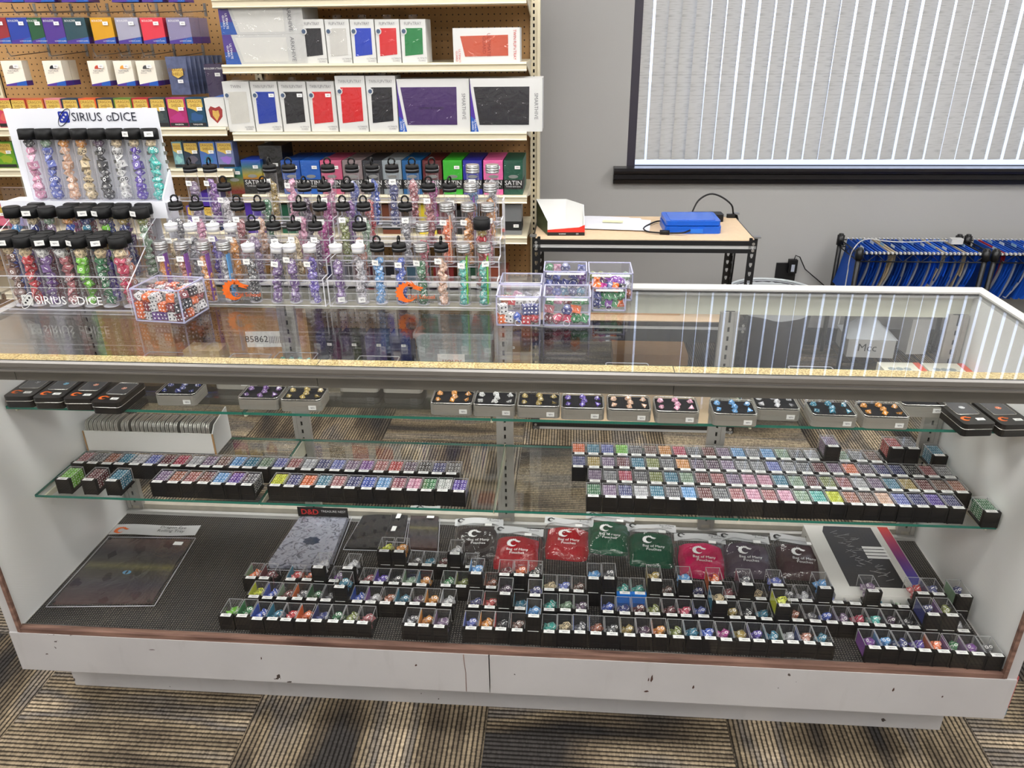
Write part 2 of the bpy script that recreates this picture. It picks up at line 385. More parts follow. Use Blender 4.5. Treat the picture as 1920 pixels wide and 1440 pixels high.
c = mixc(nt, sh.outputs[0], mixc(nt, .35, c, (.01, .009, .008, 1)), c)
b_ = pbsdf(nt, out, c, .95, 0, .1)
bump(nt, b_, math_n(nt, 'ADD', ridge, math_n(nt, 'MULTIPLY', yarn.outputs[0], .6)), .8, .004)
CARPET = m
fl = struct('floor', MB().box(RX0 - .1, RX1 + .1, RY0 - .1, WALL + WT, FLOOR - .1, FLOOR - .006), plain('concrete_slab', rgb(90, 88, 85), .9))
TS = .635
tile_me = MB().box(-TS / 2 + .0008, TS / 2 - .0008, -TS / 2 + .0008, TS / 2 - .0008, -.006, 0).mesh('carpet_tile', CARPET)
for i in range(-5, 7):
    for j in range(-11, 5):
        x = -.655 + TS * (i + .5); y = .30 + TS * (j + .5)
        if x - TS / 2 > RX1 or x + TS / 2 < RX0 or y - TS / 2 > WALL - .1: continue
        o = part('carpet_tile', tile_me, fl, loc=(x, y, FLOOR)); o.rotation_euler = (0, 0, PI / 2 if (i + j) % 2 == 0 else 0)
# ---- window with frame, sill and vertical blind
wf = plain('dark_window_frame', rgb(52, 47, 60), .4)
wn = struct('window_1', MB().box(wl, wl + .045, WALL + .02, WALL + .15, wz, WTOP).box(wl + .045, WR, WALL + .09, WALL + .15, wz - .02, wz + .004).box(WR - .05, WR, WALL + .02, WALL + .15, wz, WTOP).box(wl + .045, WR, WALL + .09, WALL + .15, WTOP - .05, WTOP), wf)
part('window_pane', MB().box(wl + .04, WR - .04, WALL + .115, WALL + .121, wz + .002, WTOP - .04), wn, clear('window_glass', (.95, .97, .97, 1), 1.5, .8))
SILLM = plain('black_sill_paint', rgb(24, 22, 26), .3)
sx0 = atY(1150, 318, WALL).x
z1 = atY(1500, 315, WALL - .06).z; z2 = atY(1500, 343, WALL).z
prof = [(0, z2), (-.03, z2), (-.035, z2 + .02), (-.05, z2 + .028), (-.05, z2 + .05), (-.075, z2 + .06), (-.08, z1 - .015), (-.08, z1), (0, z1)]
struct('trim_1', MB().prism([(WALL + p[0], p[1]) for p in prof], sx0, 3.75, 'yz'), SILLM)
struct('trim_2', MB().box(wl - .0, WR, WALL, WALL + .12, wz - .004, wz + .004), SILLM)
m, nt, out = newmat('blind_fabric')
tc = N(nt, 'TexCoord'); mp = N(nt, 'Mapping'); mp.inputs['Scale'].default_value = (14, 14, 160); L(nt, tc.outputs['Object'], mp.inputs[0])
no = N(nt, 'TexNoise'); no.inputs['Scale'].default_value = 1; no.inputs['Detail'].default_value = 4; L(nt, mp.outputs[0], no.inputs['Vector'])
rp = N(nt, 'ValToRGB'); rp.color_ramp.elements[0].position = .3; rp.color_ramp.elements[0].color = rgb(164, 163, 158); rp.color_ramp.elements[1].position = .5; rp.color_ramp.elements[1].color = rgb(192, 191, 187); L(nt, no.outputs[0], rp.inputs[0])
d = N(nt, 'BsdfDiffuse'); L(nt, rp.outputs[0], d.inputs[0]); tr = N(nt, 'BsdfTranslucent'); tr.inputs[0].default_value = (.8, .82, .9, 1)
mx = N(nt, 'MixShader'); mx.inputs[0].default_value = .06; L(nt, d.outputs[0], mx.inputs[1]); L(nt, tr.outputs[0], mx.inputs[2]); L(nt, mx.outputs[0], out.inputs[0])
BLIND = m
YB = WALL + .035
bz0 = atY(1500, 299, YB).z
bl = thing('vertical_blind', 'grey fabric vertical blind hanging across the window', 'blind', (wl, YB, bz0))
sl_x = [atY(x, 250, YB).x for x in (1198, 1228, 1252, 1275, 1300, 1327, 1354, 1383, 1412, 1440, 1468, 1497, 1526, 1553, 1582, 1612, 1641, 1669, 1698, 1727, 1757, 1786, 1815, 1845, 1875, 1905)]
pitch = (sl_x[-1] - sl_x[4]) / (len(sl_x) - 5)
while sl_x[-1] < WR - .1: sl_x.append(sl_x[-1] + pitch)
HB = WTOP - .06 - bz0
for i, x in enumerate(sl_x):
    w = pitch * (1.0 if i in (2, 12) else .982); a = math.radians(15 + (5 if i % 5 == 2 else 0) - (12 if i in (2, 12, 20, 21, 22) else 0))
    b = MB(); n = 5
    ca, sa = math.cos(a), math.sin(a)
    def P(u, v, w=w, ca=ca, sa=sa):
        s = (u - .5) * w; cv = .004 * (1 - (2 * u - 1) ** 2)
        return (s * ca + cv * sa, s * sa - cv * ca, v * HB)
    b.grid(n, 1, P)
    part('slat', b, bl, BLIND, loc=(x - wl, 0, 0))
part('head_rail', MB().box(0, WR - wl, -.03, .03, HB, HB + .05), bl, WHITE)
# pale concrete ground outside the window, lit by the sky
struct('ground_outside', MB().box(-8, 14, WALL + .3, 30, FLOOR - .2, FLOOR - .1), plain('outdoor_concrete', rgb(190, 190, 188), .9))
# ---- black outlet plate, plug and cord on the wall
p = atY(1472, 512, WALL)
o = thing('power_outlet', 'black outlet plate with plugged adapter on the grey wall', 'outlet', (p.x, WALL, p.z))
part('plate', MB().box(-.055, .055, -.008, 0, -.06, .06), o, BLACKM)
part('adapter', MB().box(.005, .05, -.04, -.008, .01, .085), o, BLACKP)
part('adapter_label', MB().box(.018, .036, -.0412, -.04, .02, .06), o, plain('pale_label', rgb(170, 176, 190), .5))
q = atY(1545, 535, WALL - .02)
cv = [(p.x + .03, WALL - .03, p.z + .085), (p.x + .035, WALL - .03, p.z + .11), (p.x + .06, WALL - .025, p.z + .1), (p.x + .1, WALL - .02, p.z + .03), (q.x, WALL - .02, q.z), (q.x + .05, WALL - .02, q.z - .12)]
part('cord', MB().tube([(a - p.x, b - WALL, c - p.z) for a, b, c in cv], .003), o, BLACKP)
# ================================================================ DISPLAY CASE
WO, WI, DEP, TOP, DECK, BASEZ = 1.22, 1.193, .556, 1.023, .278, .143
MID, UPR = .56, .815     # tops of the two glass shelves
m, nt, out = newmat('scuffed_white_paint')
tc = N(nt, 'TexCoord'); no = N(nt, 'TexNoise'); no.inputs['Scale'].default_value = 5; no.inputs['Detail'].default_value = 8; L(nt, tc.outputs['Object'], no.inputs['Vector'])
mp = N(nt, 'Mapping'); mp.inputs['Scale'].default_value = (22, 22, 5); L(nt, tc.outputs['Object'], mp.inputs[0]); n2 = N(nt, 'TexNoise'); n2.inputs['Scale'].default_value = 1; n2.inputs['Detail'].default_value = 6; L(nt, mp.outputs[0], n2.inputs['Vector'])
n3 = N(nt, 'TexNoise'); n3.inputs['Scale'].default_value = 42; n3.inputs['Detail'].default_value = 2; L(nt, tc.outputs['Object'], n3.inputs['Vector'])
base = mixc(nt, no.outputs[0], rgb(156, 153, 153), rgb(176, 174, 174))
rp = N(nt, 'ValToRGB'); rp.color_ramp.elements[0].position = .60; rp.color_ramp.elements[1].position = .78; L(nt, n2.outputs[0], rp.inputs[0])
c = mixc(nt, math_n(nt, 'MULTIPLY', rp.outputs[0], .55), base, rgb(150, 146, 144))
chip = math_n(nt, 'GREATER_THAN', math_n(nt, 'MULTIPLY', n3.outputs[0], no.outputs[0]), .425)
c = mixc(nt, chip, c, rgb(62, 54, 50))
pbsdf(nt, out, c, .42); SCUFF = m
m, nt, out = newmat('particle_board')
tc = N(nt, 'TexCoord'); vo = N(nt, 'TexNoise'); vo.inputs['Scale'].default_value = 260; vo.inputs['Detail'].default_value = 3; L(nt, tc.outputs['Object'], vo.inputs['Vector'])
rp = N(nt, 'ValToRGB'); rp.color_ramp.elements[0].position = .34; rp.color_ramp.elements[0].color = rgb(140, 110, 60); rp.color_ramp.elements[1].position = .6; rp.color_ramp.elements[1].color = rgb(222, 200, 146); L(nt, vo.outputs[0], rp.inputs[0])
pbsdf(nt, out, rp.outputs[0], .8); CHIP = m
m, nt, out = newmat('bare_brown_wood')
tc = N(nt, 'TexCoord'); mp = N(nt, 'Mapping'); mp.inputs['Scale'].default_value = (6, 60, 60); L(nt, tc.outputs['Object'], mp.inputs[0]); no = N(nt, 'TexNoise'); no.inputs['Scale'].default_value = 1; no.inputs['Detail'].default_value = 5; L(nt, mp.outputs[0], no.inputs['Vector'])
rp = N(nt, 'ValToRGB'); rp.color_ramp.elements[0].position = .3; rp.color_ramp.elements[0].color = rgb(70, 46, 38); rp.color_ramp.elements[1].position = .72; rp.color_ramp.elements[1].color = rgb(136, 104, 90); L(nt, no.outputs[0], rp.inputs[0])
pbsdf(nt, out, rp.outputs[0], .7); BROWN = m
FASC = plain('grey_laminate', rgb(92, 88, 83), .4, grain=.06, gs=4)
INW = plain('inner_white_laminate', rgb(234, 233, 231), .35, grain=.05, gs=3)
case = thing('display_case', 'long white glass display counter full of dice sets', 'display case', (0, 0, 0))
BT = DECK - .012
for s in (-1, 1):
    b = MB(); x0, x1 = sorted((s * WI, s * WO))
    b.box(x0, x1, .0, DEP, BASEZ, TOP - .012, {'l': 1 if s > 0 else 0, 'r': 1 if s < 0 else 0})
    part('end_panel', b, case, [SCUFF, INW])
    x0, x1 = sorted((s * (WI - .003), s * WI))
    part('edge_strip', MB().box(x0 - .003, x1 + .003, -.003, .006, DECK - .01, TOP - .03), case, BROWN)
    part('top_rail', MB().box(*sorted((s * (WO - .026), s * WO)), 0, DEP, TOP - .012, TOP + .004), case, WPAINT)
part('front_board', MB().box(-WO + .0005, -.0015, -.004, .014, BASEZ, BT), case, SCUFF)
part('front_board', MB().box(.0015, WO - .0005, -.004, .014, BASEZ, BT), case, SCUFF)
cx = atY(871, 1240, -.004).x
part('crack', MB().prism([(cx - .003, BT - .001), (cx - .0015, BT - .03), (cx + .001, BT - .06), (cx, BASEZ + .001), (cx + .0018, BASEZ + .001), (cx + .0025, BT - .06), (cx, BT - .03), (cx - .0012, BT - .001)], -.0046, -.002, 'xz'), case, BROWN)
for (px, py, w, h) in ((1222, 1272, .006, .024), (1216, 1274, .003, .012), (1212, 1296, .012, .006), (1300, 1288, .005, .012), (780, 1247, .006, .007), (1675, 1293, .005, .012), (88, 1226, .008, .003), (285, 1218, .016, .002), (490, 1234, .003, .010), (1767, 1306, .004, .006)):
    q = atY(px, py, -.004)
    part('paint_chip', MB().prism([(q.x - w / 2, q.z - h * .3), (q.x - w * .1, q.z - h / 2), (q.x + w / 2, q.z - h * .1), (q.x + w * .2, q.z + h / 2), (q.x - w * .25, q.z + h * .25)], -.0046, -.002, 'xz'), case, plain('bare_dark_wood', rgb(60, 34, 24), .8))
part('front_trim', MB().box(-WI, WI, -.002, .016, BT, DECK + .001), case, BROWN)
part('deck_board', MB().box(-WI, WI, .014, DEP, DECK - .02, DECK - .003), case, WPAINT)
part('underside', MB().box(-WI, WI, .014, DEP, BASEZ, BASEZ + .012), case, WPAINT)
part('kick_board', MB().box(-1.2, 1.165, .118, .136, FLOOR, BASEZ), case, SCUFF)
part('kick_board', MB().box(-1.2, -1.18, .136, DEP - .05, FLOOR, BASEZ).box(1.145, 1.165, .136, DEP - .05, FLOOR, BASEZ).box(-1.18, 1.145, DEP - .07, DEP - .05, FLOOR, BASEZ), case, SCUFF)
# red and blue tape on the right-hand corner edge
zr = atY(1905, 1262, 0).z
part('red_tape', MB().box(WO, WO + .0008, -.004, .02, BASEZ + .035, BT + .01), case, plain('red_tape', rgb(178, 78, 78), .5))
part('blue_tape', MB().box(WO, WO + .0008, -.004, .02, BASEZ + .012, BASEZ + .035), case, plain('blue_tape', rgb(70, 120, 140), .5))
part('back_rail', MB().box(-WI, WI, DEP - .03, DEP, DECK - .02, DECK + .022), case, plain('dirty_white_rail', rgb(186, 180, 166), .6, grain=.25, gs=30))
part('back_rail', MB().box(-WI, WI, DEP - .046, DEP - .032, DECK - .003, DECK + .006), case, WPAINT)
# front rail: aluminium extrusion with two ribs, then the grey fascia with a bare top
b = MB()
b.prism([(-.012, TOP - .001), (-.018, TOP - .004), (-.018, TOP - .013), (-.013, TOP - .016), (-.013, TOP - .019), (-.016, TOP - .021), (-.016, TOP - .025), (.004, TOP - .025), (.004, TOP - .008), (-.006, TOP - .001)], -WO, WO, 'yz')
part('front_rail', b, case, ALU)
for x0, x1 in ((-WI, -1.0), (-.9985, -.342), (-.3405, .386), (.3875, 1.07), (1.0715, WI)):
    part('fascia', MB().box(x0, x1, .014, .05, TOP - .058 - .006 * max(0, x0 + 1) / 2, TOP - .012, {'t': 1}), case, [FASC, CHIP])
part('back_valance', MB().box(-WI, WI, DEP - .024, DEP, TOP - .07, TOP - .012), case, plain('pale_valance', rgb(206, 206, 190), .5))
part('top_rail', MB().box(-WO + .026, WO - .026, DEP - .044, DEP, TOP - .012, TOP + .004), case, WPAINT)
part('top_glass', MB().box(-WO + .026, WO - .026, -.01, DEP - .044, TOP - .006, TOP + .0, {'f': 1, 'k': 1}), case, [GLASS, GEDGED])
part('front_glass', MB().box(-WI + .001, WI - .001, .004, .009, DECK + .002, TOP - .02, skip=('t', 'b', 'l', 'r')), case, FRONTG)
# slotted standards at the back, knife brackets, glass shelves
XS = (-1.178, -.593, 0.0, .593, 1.178)
def standard():
    b = MB(); z0, z1 = DECK + .02, TOP - .06; w = .013
    b.box(-w, w, .004, .012, z0, z1, 1)
    b.box(-w, -.003, 0, .004, z0, z1); b.box(.003, w, 0, .004, z0, z1)
    z = z0
    while z < z1 - .03:
        b.box(-.003, .003, 0, .004, z, z + .012); z += .026
    b.box(-.024, -w, -.002, .014, z0 - .01, z1, 0); b.box(w, .024, -.002, .014, z0 - .01, z1, 0)
    return b.mesh('shelf_standard', [plain('worn_steel', rgb(176, 172, 166), .5, .3, grain=.25, gs=25), SHADOW])
sme = standard()
for x in XS: part('shelf_standard', sme, case, loc=(max(-1.165, min(1.165, x)), DEP - .036, 0))
def bracket(zt):
    return MB().prism([(.205, zt - .012), (.185, zt - .008), (.185, zt), (DEP - .03, zt), (DEP - .03, zt - .05), (DEP - .06, zt - .045)], -.0025, .0025, 'yz')
for zt in (MID - .007, UPR - .007):
    me = bracket(zt).mesh('shelf_bracket', plain('bracket_white', rgb(214, 208, 186), .4))
    for x in (-1.17, -.593, 0, .593, 1.17): part('shelf_bracket', me, case, loc=(x, 0, 0))
for zt, y0 in ((MID, .178), (UPR, .178)):
    for a, c_ in ((-WI + .004, -.5955), (-.5935, -.001), (.001, .5935), (.5955, WI - .004)):
        part('glass_shelf', MB().box(a, c_, y0, DEP - .05, zt - .007, zt, {'f': 1, 'k': 1, 'l': 1, 'r': 1}), case, [SHELFG, GEDGE])
# woven non-slip liner on the case floor
m, nt, out = newmat('woven_liner')
tc = N(nt, 'TexCoord'); sp = N(nt, 'SeparateXYZ'); L(nt, tc.outputs['Object'], sp.inputs[0])
fx = math_n(nt, 'SINE', math_n(nt, 'MULTIPLY', sp.outputs[0], 2 * PI / .0066)); fy = math_n(nt, 'SINE', math_n(nt, 'MULTIPLY', sp.outputs[1], 2 * PI / .0066))
hole = math_n(nt, 'MULTIPLY', math_n(nt, 'GREATER_THAN', fx, .25), math_n(nt, 'GREATER_THAN', fy, .1))
no = N(nt, 'TexNoise'); no.inputs['Scale'].default_value = 6; L(nt, tc.outputs['Object'], no.inputs['Vector'])
c = mixc(nt, hole, rgb(25, 23, 22), mixc(nt, no.outputs[0], rgb(80, 77, 73), rgb(124, 119, 113)))
b_ = pbsdf(nt, out, c, .7); bump(nt, b_, math_n(nt, 'ADD', fx, fy), .5, .002); LINER = m
single('shelf_liner', MB().grid(60, 10, lambda u, v: (-WI + .006 + u * (2 * WI - .012), .018 + v * (DEP - .072), .0012 * math.sin(u * 40) * (v < .05) + .001), smooth=False), 'black woven non-slip liner covering the floor of the case', 'liner', LINER, loc=(0, 0, DECK - .0005))
# ================================================================ GONDOLA SHELVING WITH GOODS (left of the bench)
GY = 1.76; GB = 2.17            # shelf fronts, pegboard face
m, nt, out = newmat('pegboard')
tc = N(nt, 'TexCoord'); sp = N(nt, 'SeparateXYZ'); L(nt, tc.outputs['Object'], sp.inputs[0])
u = math_n(nt, 'SUBTRACT', math_n(nt, 'FRACT', math_n(nt, 'MULTIPLY', sp.outputs[0], 1 / .0254)), .5); v = math_n(nt, 'SUBTRACT', math_n(nt, 'FRACT', math_n(nt, 'MULTIPLY', sp.outputs[2], 1 / .0254)), .5)
d = math_n(nt, 'SQRT', math_n(nt, 'ADD', math_n(nt, 'MULTIPLY', u, u), math_n(nt, 'MULTIPLY', v, v)))
no = N(nt, 'TexNoise'); no.inputs['Scale'].default_value = 4; no.inputs['Detail'].default_value = 5; L(nt, tc.outputs['Object'], no.inputs['Vector'])
c = mixc(nt, math_n(nt, 'LESS_THAN', d, .12), mixc(nt, no.outputs[0], rgb(156, 116, 70), rgb(188, 148, 98)), rgb(52, 34, 20))
pbsdf(nt, out, c, .6); PEG = m
gond = thing('gondola_shelving', 'cream metal gondola shelving with brown pegboard back, stocked with card supplies', 'shelving', (0, 0, FLOOR))
def G(z): return z - FLOOR
part('pegboard', MB().box(-3.66, -2.457, GB, GB + .008, G(.05), G(2.2)), gond, PEG)
part('pegboard', MB().box(-2.44, -1.227, GB, GB + .008, G(.05), G(2.2)), gond, PEG)
part('pegboard', MB().box(-1.213, -.012, GB, GB + .008, G(.05), G(2.2)), gond, PEG)
def upright(w=.015):
    b = MB(); z0, z1 = 0, G(2.2)
    b.box(-w, w, .012, .05, z0, z1, 1); b.box(-w, -.004, 0, .012, z0, z1); b.box(.004, w, 0, .012, z0, z1)
    z = z0
    while z < z1: b.box(-.004, .004, 0, .012, z, z + .011); z += .0254
    return b.mesh('upright', [CREAM, SHADOW])
ume = upright()
for x in (-2.45, -1.22, 0.003): part('upright', ume, gond, loc=(x, GB - .02, 0))
# the near face of the end upright carries its slots towards the counter
part('upright', MB().box(.018, .030, GB - .03, GB + .05, 0, G(2.2)), gond, CREAM)
SH_R = [(1.757, .4), (1.525, GY), (1.270, GY), (1.020, GY), (.850, GY), (.56, 1.80), (.17, 1.88)]
SH_L = [(1.29, GY), (1.125, GY), (.86, GY), (.56, 1.80), (.17, 1.88)]
def shelf(x0, x1, z, yf):
    t = part('shelf', MB().box(x0, x1, yf + .004, GB - .02, G(z) - .012, G(z)), gond, CREAM)
    b = MB(); b.prism([(yf, G(z) + .001), (yf - .003, G(z) - .006), (yf + .001, G(z) - .012), (yf + .001, G(z) - .026), (yf - .003, G(z) - .03), (yf + .004, G(z) - .034), (yf + .01, G(z) - .012), (yf + .01, G(z) + .001)], x0, x1, 'yz')
    part('shelf_lip', b, t, CREAM)
    part('shelf_arm', MB().prism([(yf + .05, G(z) - .012), (GB - .02, G(z) - .012), (GB - .02, G(z) - .07)], x1 - .006, x1 - .002, 'yz'), t, CREAM)
for z, yf in SH_R: shelf(-1.208, -.006, z, GY if yf == .4 else yf)
for z, yf in SH_L: shelf(-2.435, -1.232, z, yf); shelf(-3.65, -2.462, z, yf)
part('base_kick', MB().box(-3.65, -.006, 1.89, 1.91, 0, G(.13)), gond, plain('dark_base_kick', rgb(58, 54, 50), .5))
BLUEW = plain('carton_blue', rgb(30, 84, 170), .4); PURW = plain('carton_purple', rgb(72, 44, 140), .4)
SHRINK = clear('shrink_wrap', (.99, .99, .99, 1), 1.45, 1.1, rough=.05, wrinkle=.5, wscale=18)
PT = MB().box(-.011, .011, -.0006, 0, -.0065, .0065).mesh('price_tag', TAGP)
def tag(parent, x, y, z): part('price_tag', PT, parent, loc=(x, y, z))
def carton(name, label, cat, x0, x1, z0, z1, yf, dep, mat=None, color=None, rotz=0, group=None):
    t = thing(name, label, cat, ((x0 + x1) / 2, yf, z0), rotz, group); w = (x1 - x0) / 2
    part('carton', MB().box(-w, w, 0, dep, 0, z1 - z0), t, mat or WHITE, color=color)
    return t, w, z1 - z0
def gx(px, py=190): return atY(px, py, GY + .02).x
def gz(py, px=700): return atY(px, py, GY + .02).z
def windowed(kind, label, px0, px1, py0, zb, col, title, sub='ULTIMATE GUARD', tagx=False, rotz=0.0, dep=.10, yf=GY + .02):
    x0, x1 = gx(px0, py0 + 50), gx(px1, py0 + 50); z1 = gz(py0 + 3, (px0 + px1) / 2)
    t, w, h = carton('deck_case_box', label, 'carton', x0 + .001, x1 - .001, zb, z1, yf, dep, rotz=rotz, group='deck case cartons on the gondola')
    a = w * .74
    pts = [(-a, h * .16), (a * .95, h * .2), (a, h * .80), (-a * .92, h * .80)]
    part('window', MB().prism(pts, -.0008, .001, 'xz'), t, TINT, color=col)
    part('shrink_wrap', MB().prism(pts, -.0014, -.0010, 'xz'), t, SHRINK)
    part('badge', MB().prism([(-a + .012 * math.cos(i * PI / 6), h * .73 + .012 * math.sin(i * PI / 6)) for i in range(12)], -.0026, -.001, 'xz'), t, WHITE)
    part('badge_core', MB().prism([(-a + .008 * math.cos(i * PI / 6), h * .73 + .008 * math.sin(i * PI / 6)) for i in range(12)], -.0032, -.002, 'xz'), t, plain('badge_blue', rgb(66, 84, 110), .5))
    text(title, min(.0165, w * .32), GREYINK, t, (0, -.0012, h * .9), sx=min(1, w * 1.75 / (len(title) * .0092)))
    text('ULTIMATE\nGUARD', .0085, GREYINK, t, (w * .6, -.0012, h * .075))
    part('hang_tab', MB().box(-.016, .016, .01, .0115, h, h + .016), t, SHRINK)
    if tagx: tag(t, w * .5, -.0016, h * .73)
    return t
Zs1, Zs2, Zs3 = 1.526, 1.271, 1.021
# --- long white album boxes, two high
for k, (py0, py1) in enumerate(((62, 117), (9, 62))):
    zb = Zs1 if k == 0 else Zs1 + .1065
    x0, x1 = gx(420, 90), gx(574, 90)
    t, w, h = carton('storage_case_box', 'long white card storage carton with blue corner, %s of the two stacked' % ('lower' if k == 0 else 'upper'), 'carton', x0, x1, zb, zb + .106, GY + .02, .2, group='long white storage cartons')
    part('corner_print', MB().prism([(-w, 0), (-w + .062, 0), (-w + .035, h), (-w, h)], -.0006, .001, 'xz'), t, BLUEW)
    part('corner_print', MB().prism([(-w, h * .42), (-w + .05, h * .42), (-w + .035, h), (-w, h)], -.0012, 0, 'xz'), t, PURW)
    part('window', MB().prism([(-w + .075, h * .08), (w - .075, h * .08), (w - .075, h * .9), (-w + .05, h * .9)], -.0006, .001, 'xz'), t, plain('pale_grey_print', rgb(220, 219, 214), .3))
    part('shrink_wrap', MB().box(-w, w, -.0022, -.0018, 0, h), t, SHRINK)
    text('ARKHIVE', .022, GREYINK, t, (w - .052, -.0026, h * .5), turn=-PI / 2)
    text('ULTIMATE\nGUARD', .012, WINK, t, (-w + .022, -.0026, h * .45), turn=-PI / 2)
cs = [('black', rgb(28, 28, 36)), ('white', rgb(214, 212, 206)), ('blue', rgb(20, 60, 190)), ('red', rgb(220, 32, 40)), ('green', rgb(14, 128, 64))]
for (nm, c), (a, b_) in zip(cs, ((566, 611), (612, 658), (659, 704), (705, 751), (752, 800))):
    windowed('flip', 'white carton with %s window panel on the upper shelf beside the long cartons' % nm, a, b_, 33, Zs1, c, "FLIP'n'TRAY", rotz=-.03)
# orange-red sideways carton
x0, x1 = gx(850, 85), gx(975, 85)
t, w, h = carton('deck_case_box', 'white carton with wide orange-red window panel standing alone on upper shelf', 'carton', x0, x1, Zs1, gz(52, 910), GY + .015, .1, group='deck case cartons on the gondola')
part('window', MB().prism([(-w + .045, .02), (w - .045, .022), (w - .045, h - .025), (-w + .028, h - .028)], -.0008, .001, 'xz'), t, TINT, color=rgb(204, 84, 54))
part('shrink_wrap', MB().prism([(-w + .045, .02), (w - .045, .022), (w - .045, h - .025), (-w + .028, h - .028)], -.0016, -.0011, 'xz'), t, SHRINK)
RINK = plain('red_ink', rgb(196, 60, 50), .5)
text("TWIN FLIP'n'TRAY", .0155, RINK, t, (w - .02, -.0012, h * .5), turn=-PI / 2, sx=.85); text('ULTIMATE\nGUARD', .011, RINK, t, (-w + .018, -.0012, h * .18), turn=-PI / 2)
text('ULTIMATE\nGUARD', .018, plain('dark_red_ink', rgb(150, 50, 36), .5), t, (0, -.0012, h * .5), turn=-PI / 2)
# second shelf
sec = [('white', rgb(218, 216, 208), 421, 472, 150), ('blue', rgb(18, 58, 170), 473, 524, 150), ('black', rgb(26, 26, 32), 525, 577, 150), ('red', rgb(222, 40, 46), 578, 630, 150)]
for nm, c, a, b_, y0 in sec:
    windowed('twin', 'short white carton with %s window panel on the middle shelf' % nm, a, b_, y0, Zs2, c, "TWIN FLIP'n'TRAY" if nm != 'white' else 'TWIN', tagx=nm != 'white', rotz=-.04, yf=GY + .025)
for nm, c, a, b_ in (('red', rgb(222, 36, 42), 632, 688), ('black', rgb(26, 26, 32), 689, 745)):
    windowed('twin', 'tall white carton with %s window panel on the middle shelf' % nm, a, b_, 139, Zs2, c, "TWIN FLIP'n'TRAY", rotz=-.02, yf=GY + .012)
for nm, c, a, b_ in (('purple', rgb(66, 34, 100), 747, 881), ('black', rgb(26, 26, 34), 883, 1017)):
    x0, x1 = gx(a, 195), gx(b_, 195)
    t, w, h = carton('storage_case_box', 'large white carton with wide %s window panel at the end of middle shelf' % nm, 'carton', x0, x1, Zs2, gz(147, 880), GY + (.004 if nm == 'black' else .012), .14, group='wide storage cartons')
    part('corner_print', MB().prism([(-w, 0), (-w + .026, 0), (-w + .004, h * .75), (-w, h)], -.0006, .001, 'xz'), t, PURW)
    part('corner_print', MB().prism([(-w, 0), (-w + .03, 0), (-w + .02, h * .22), (-w, h * .3)], -.0012, 0, 'xz'), t, BLUEW)
    pts = [(-w + .034, .026), (w - .052, .026), (w - .05, h - .03), (-w + .014, h - .03)]
    part('window', MB().prism(pts, -.001, .001, 'xz'), t, TINT, color=c)
    part('shrink_wrap', MB().prism(pts, -.0022, -.0017, 'xz'), t, SHRINK)
    text('SMARTHIVE', .021, GREYINK, t, (w - .024, -.0012, h * .48), turn=-PI / 2, sx=.9); text('ULTIMATE\nGUARD', .010, WINK, t, (-w + .012, -.0018, h * .12), turn=-PI / 2)
    text('ULTIMATE GUARD', .012, INK, t, (-.01, -.0018, h * .45))
# black price spike tag over the white carton
# --- satin tower boxes on the third shelf
sat = [('teal to red gradient', 424, 457, 314, (20, 108, 120)), ('blue to orange gradient', 457, 493, 300, (30, 80, 170)), ('blue', 531, 565, 301, (24, 78, 164)), ('bright blue', 567, 602, 301, (28, 96, 190)), ('rose pink', 604, 643, 301, (205, 92, 128)), ('taupe grey', 645, 681, 301, (140, 124, 126)), ('charcoal', 683, 718, 301, (52, 54, 60)), ('light grey', 719, 754, 301, (150, 160, 166)), ('steel blue', 756, 791, 301, (20, 92, 150)), ('maroon', 794, 829, 301, (92, 26, 32)), ('bright green', 832, 867, 301, (58, 182, 48)), ('royal blue', 869, 904, 301, (38, 42, 156)), ('hot pink', 907, 943, 301, (238, 106, 170)), ('dark green', 945, 980, 301, (24, 84, 66))]
def vgrad(name, stops):
    m, nt, out = newmat(name); tc = N(nt, 'TexCoord'); sp = N(nt, 'SeparateXYZ'); L(nt, tc.outputs['Generated'], sp.inputs[0])
    rp = N(nt, 'ValToRGB'); cr = rp.color_ramp; cr.elements[0].color = stops[0][1]; cr.elements[0].position = stops[0][0]; cr.elements[1].color = stops[-1][1]; cr.elements[1].position = stops[-1][0]
    for p_, c_ in stops[1:-1]: e = cr.elements.new(p_); e.color = c_
    L(nt, sp.outputs[2], rp.inputs[0]); pbsdf(nt, out, rp.outputs[0], .35); return m
RAIN = [vgrad('teal_red_print', [(.1, rgb(120, 30, 30)), (.4, rgb(120, 110, 30)), (.7, rgb(20, 100, 70)), (1, rgb(16, 90, 130))]), vgrad('blue_orange_print', [(.35, rgb(200, 70, 30)), (.55, rgb(170, 150, 40)), (.8, rgb(50, 110, 120)), (1, rgb(30, 70, 180))])]
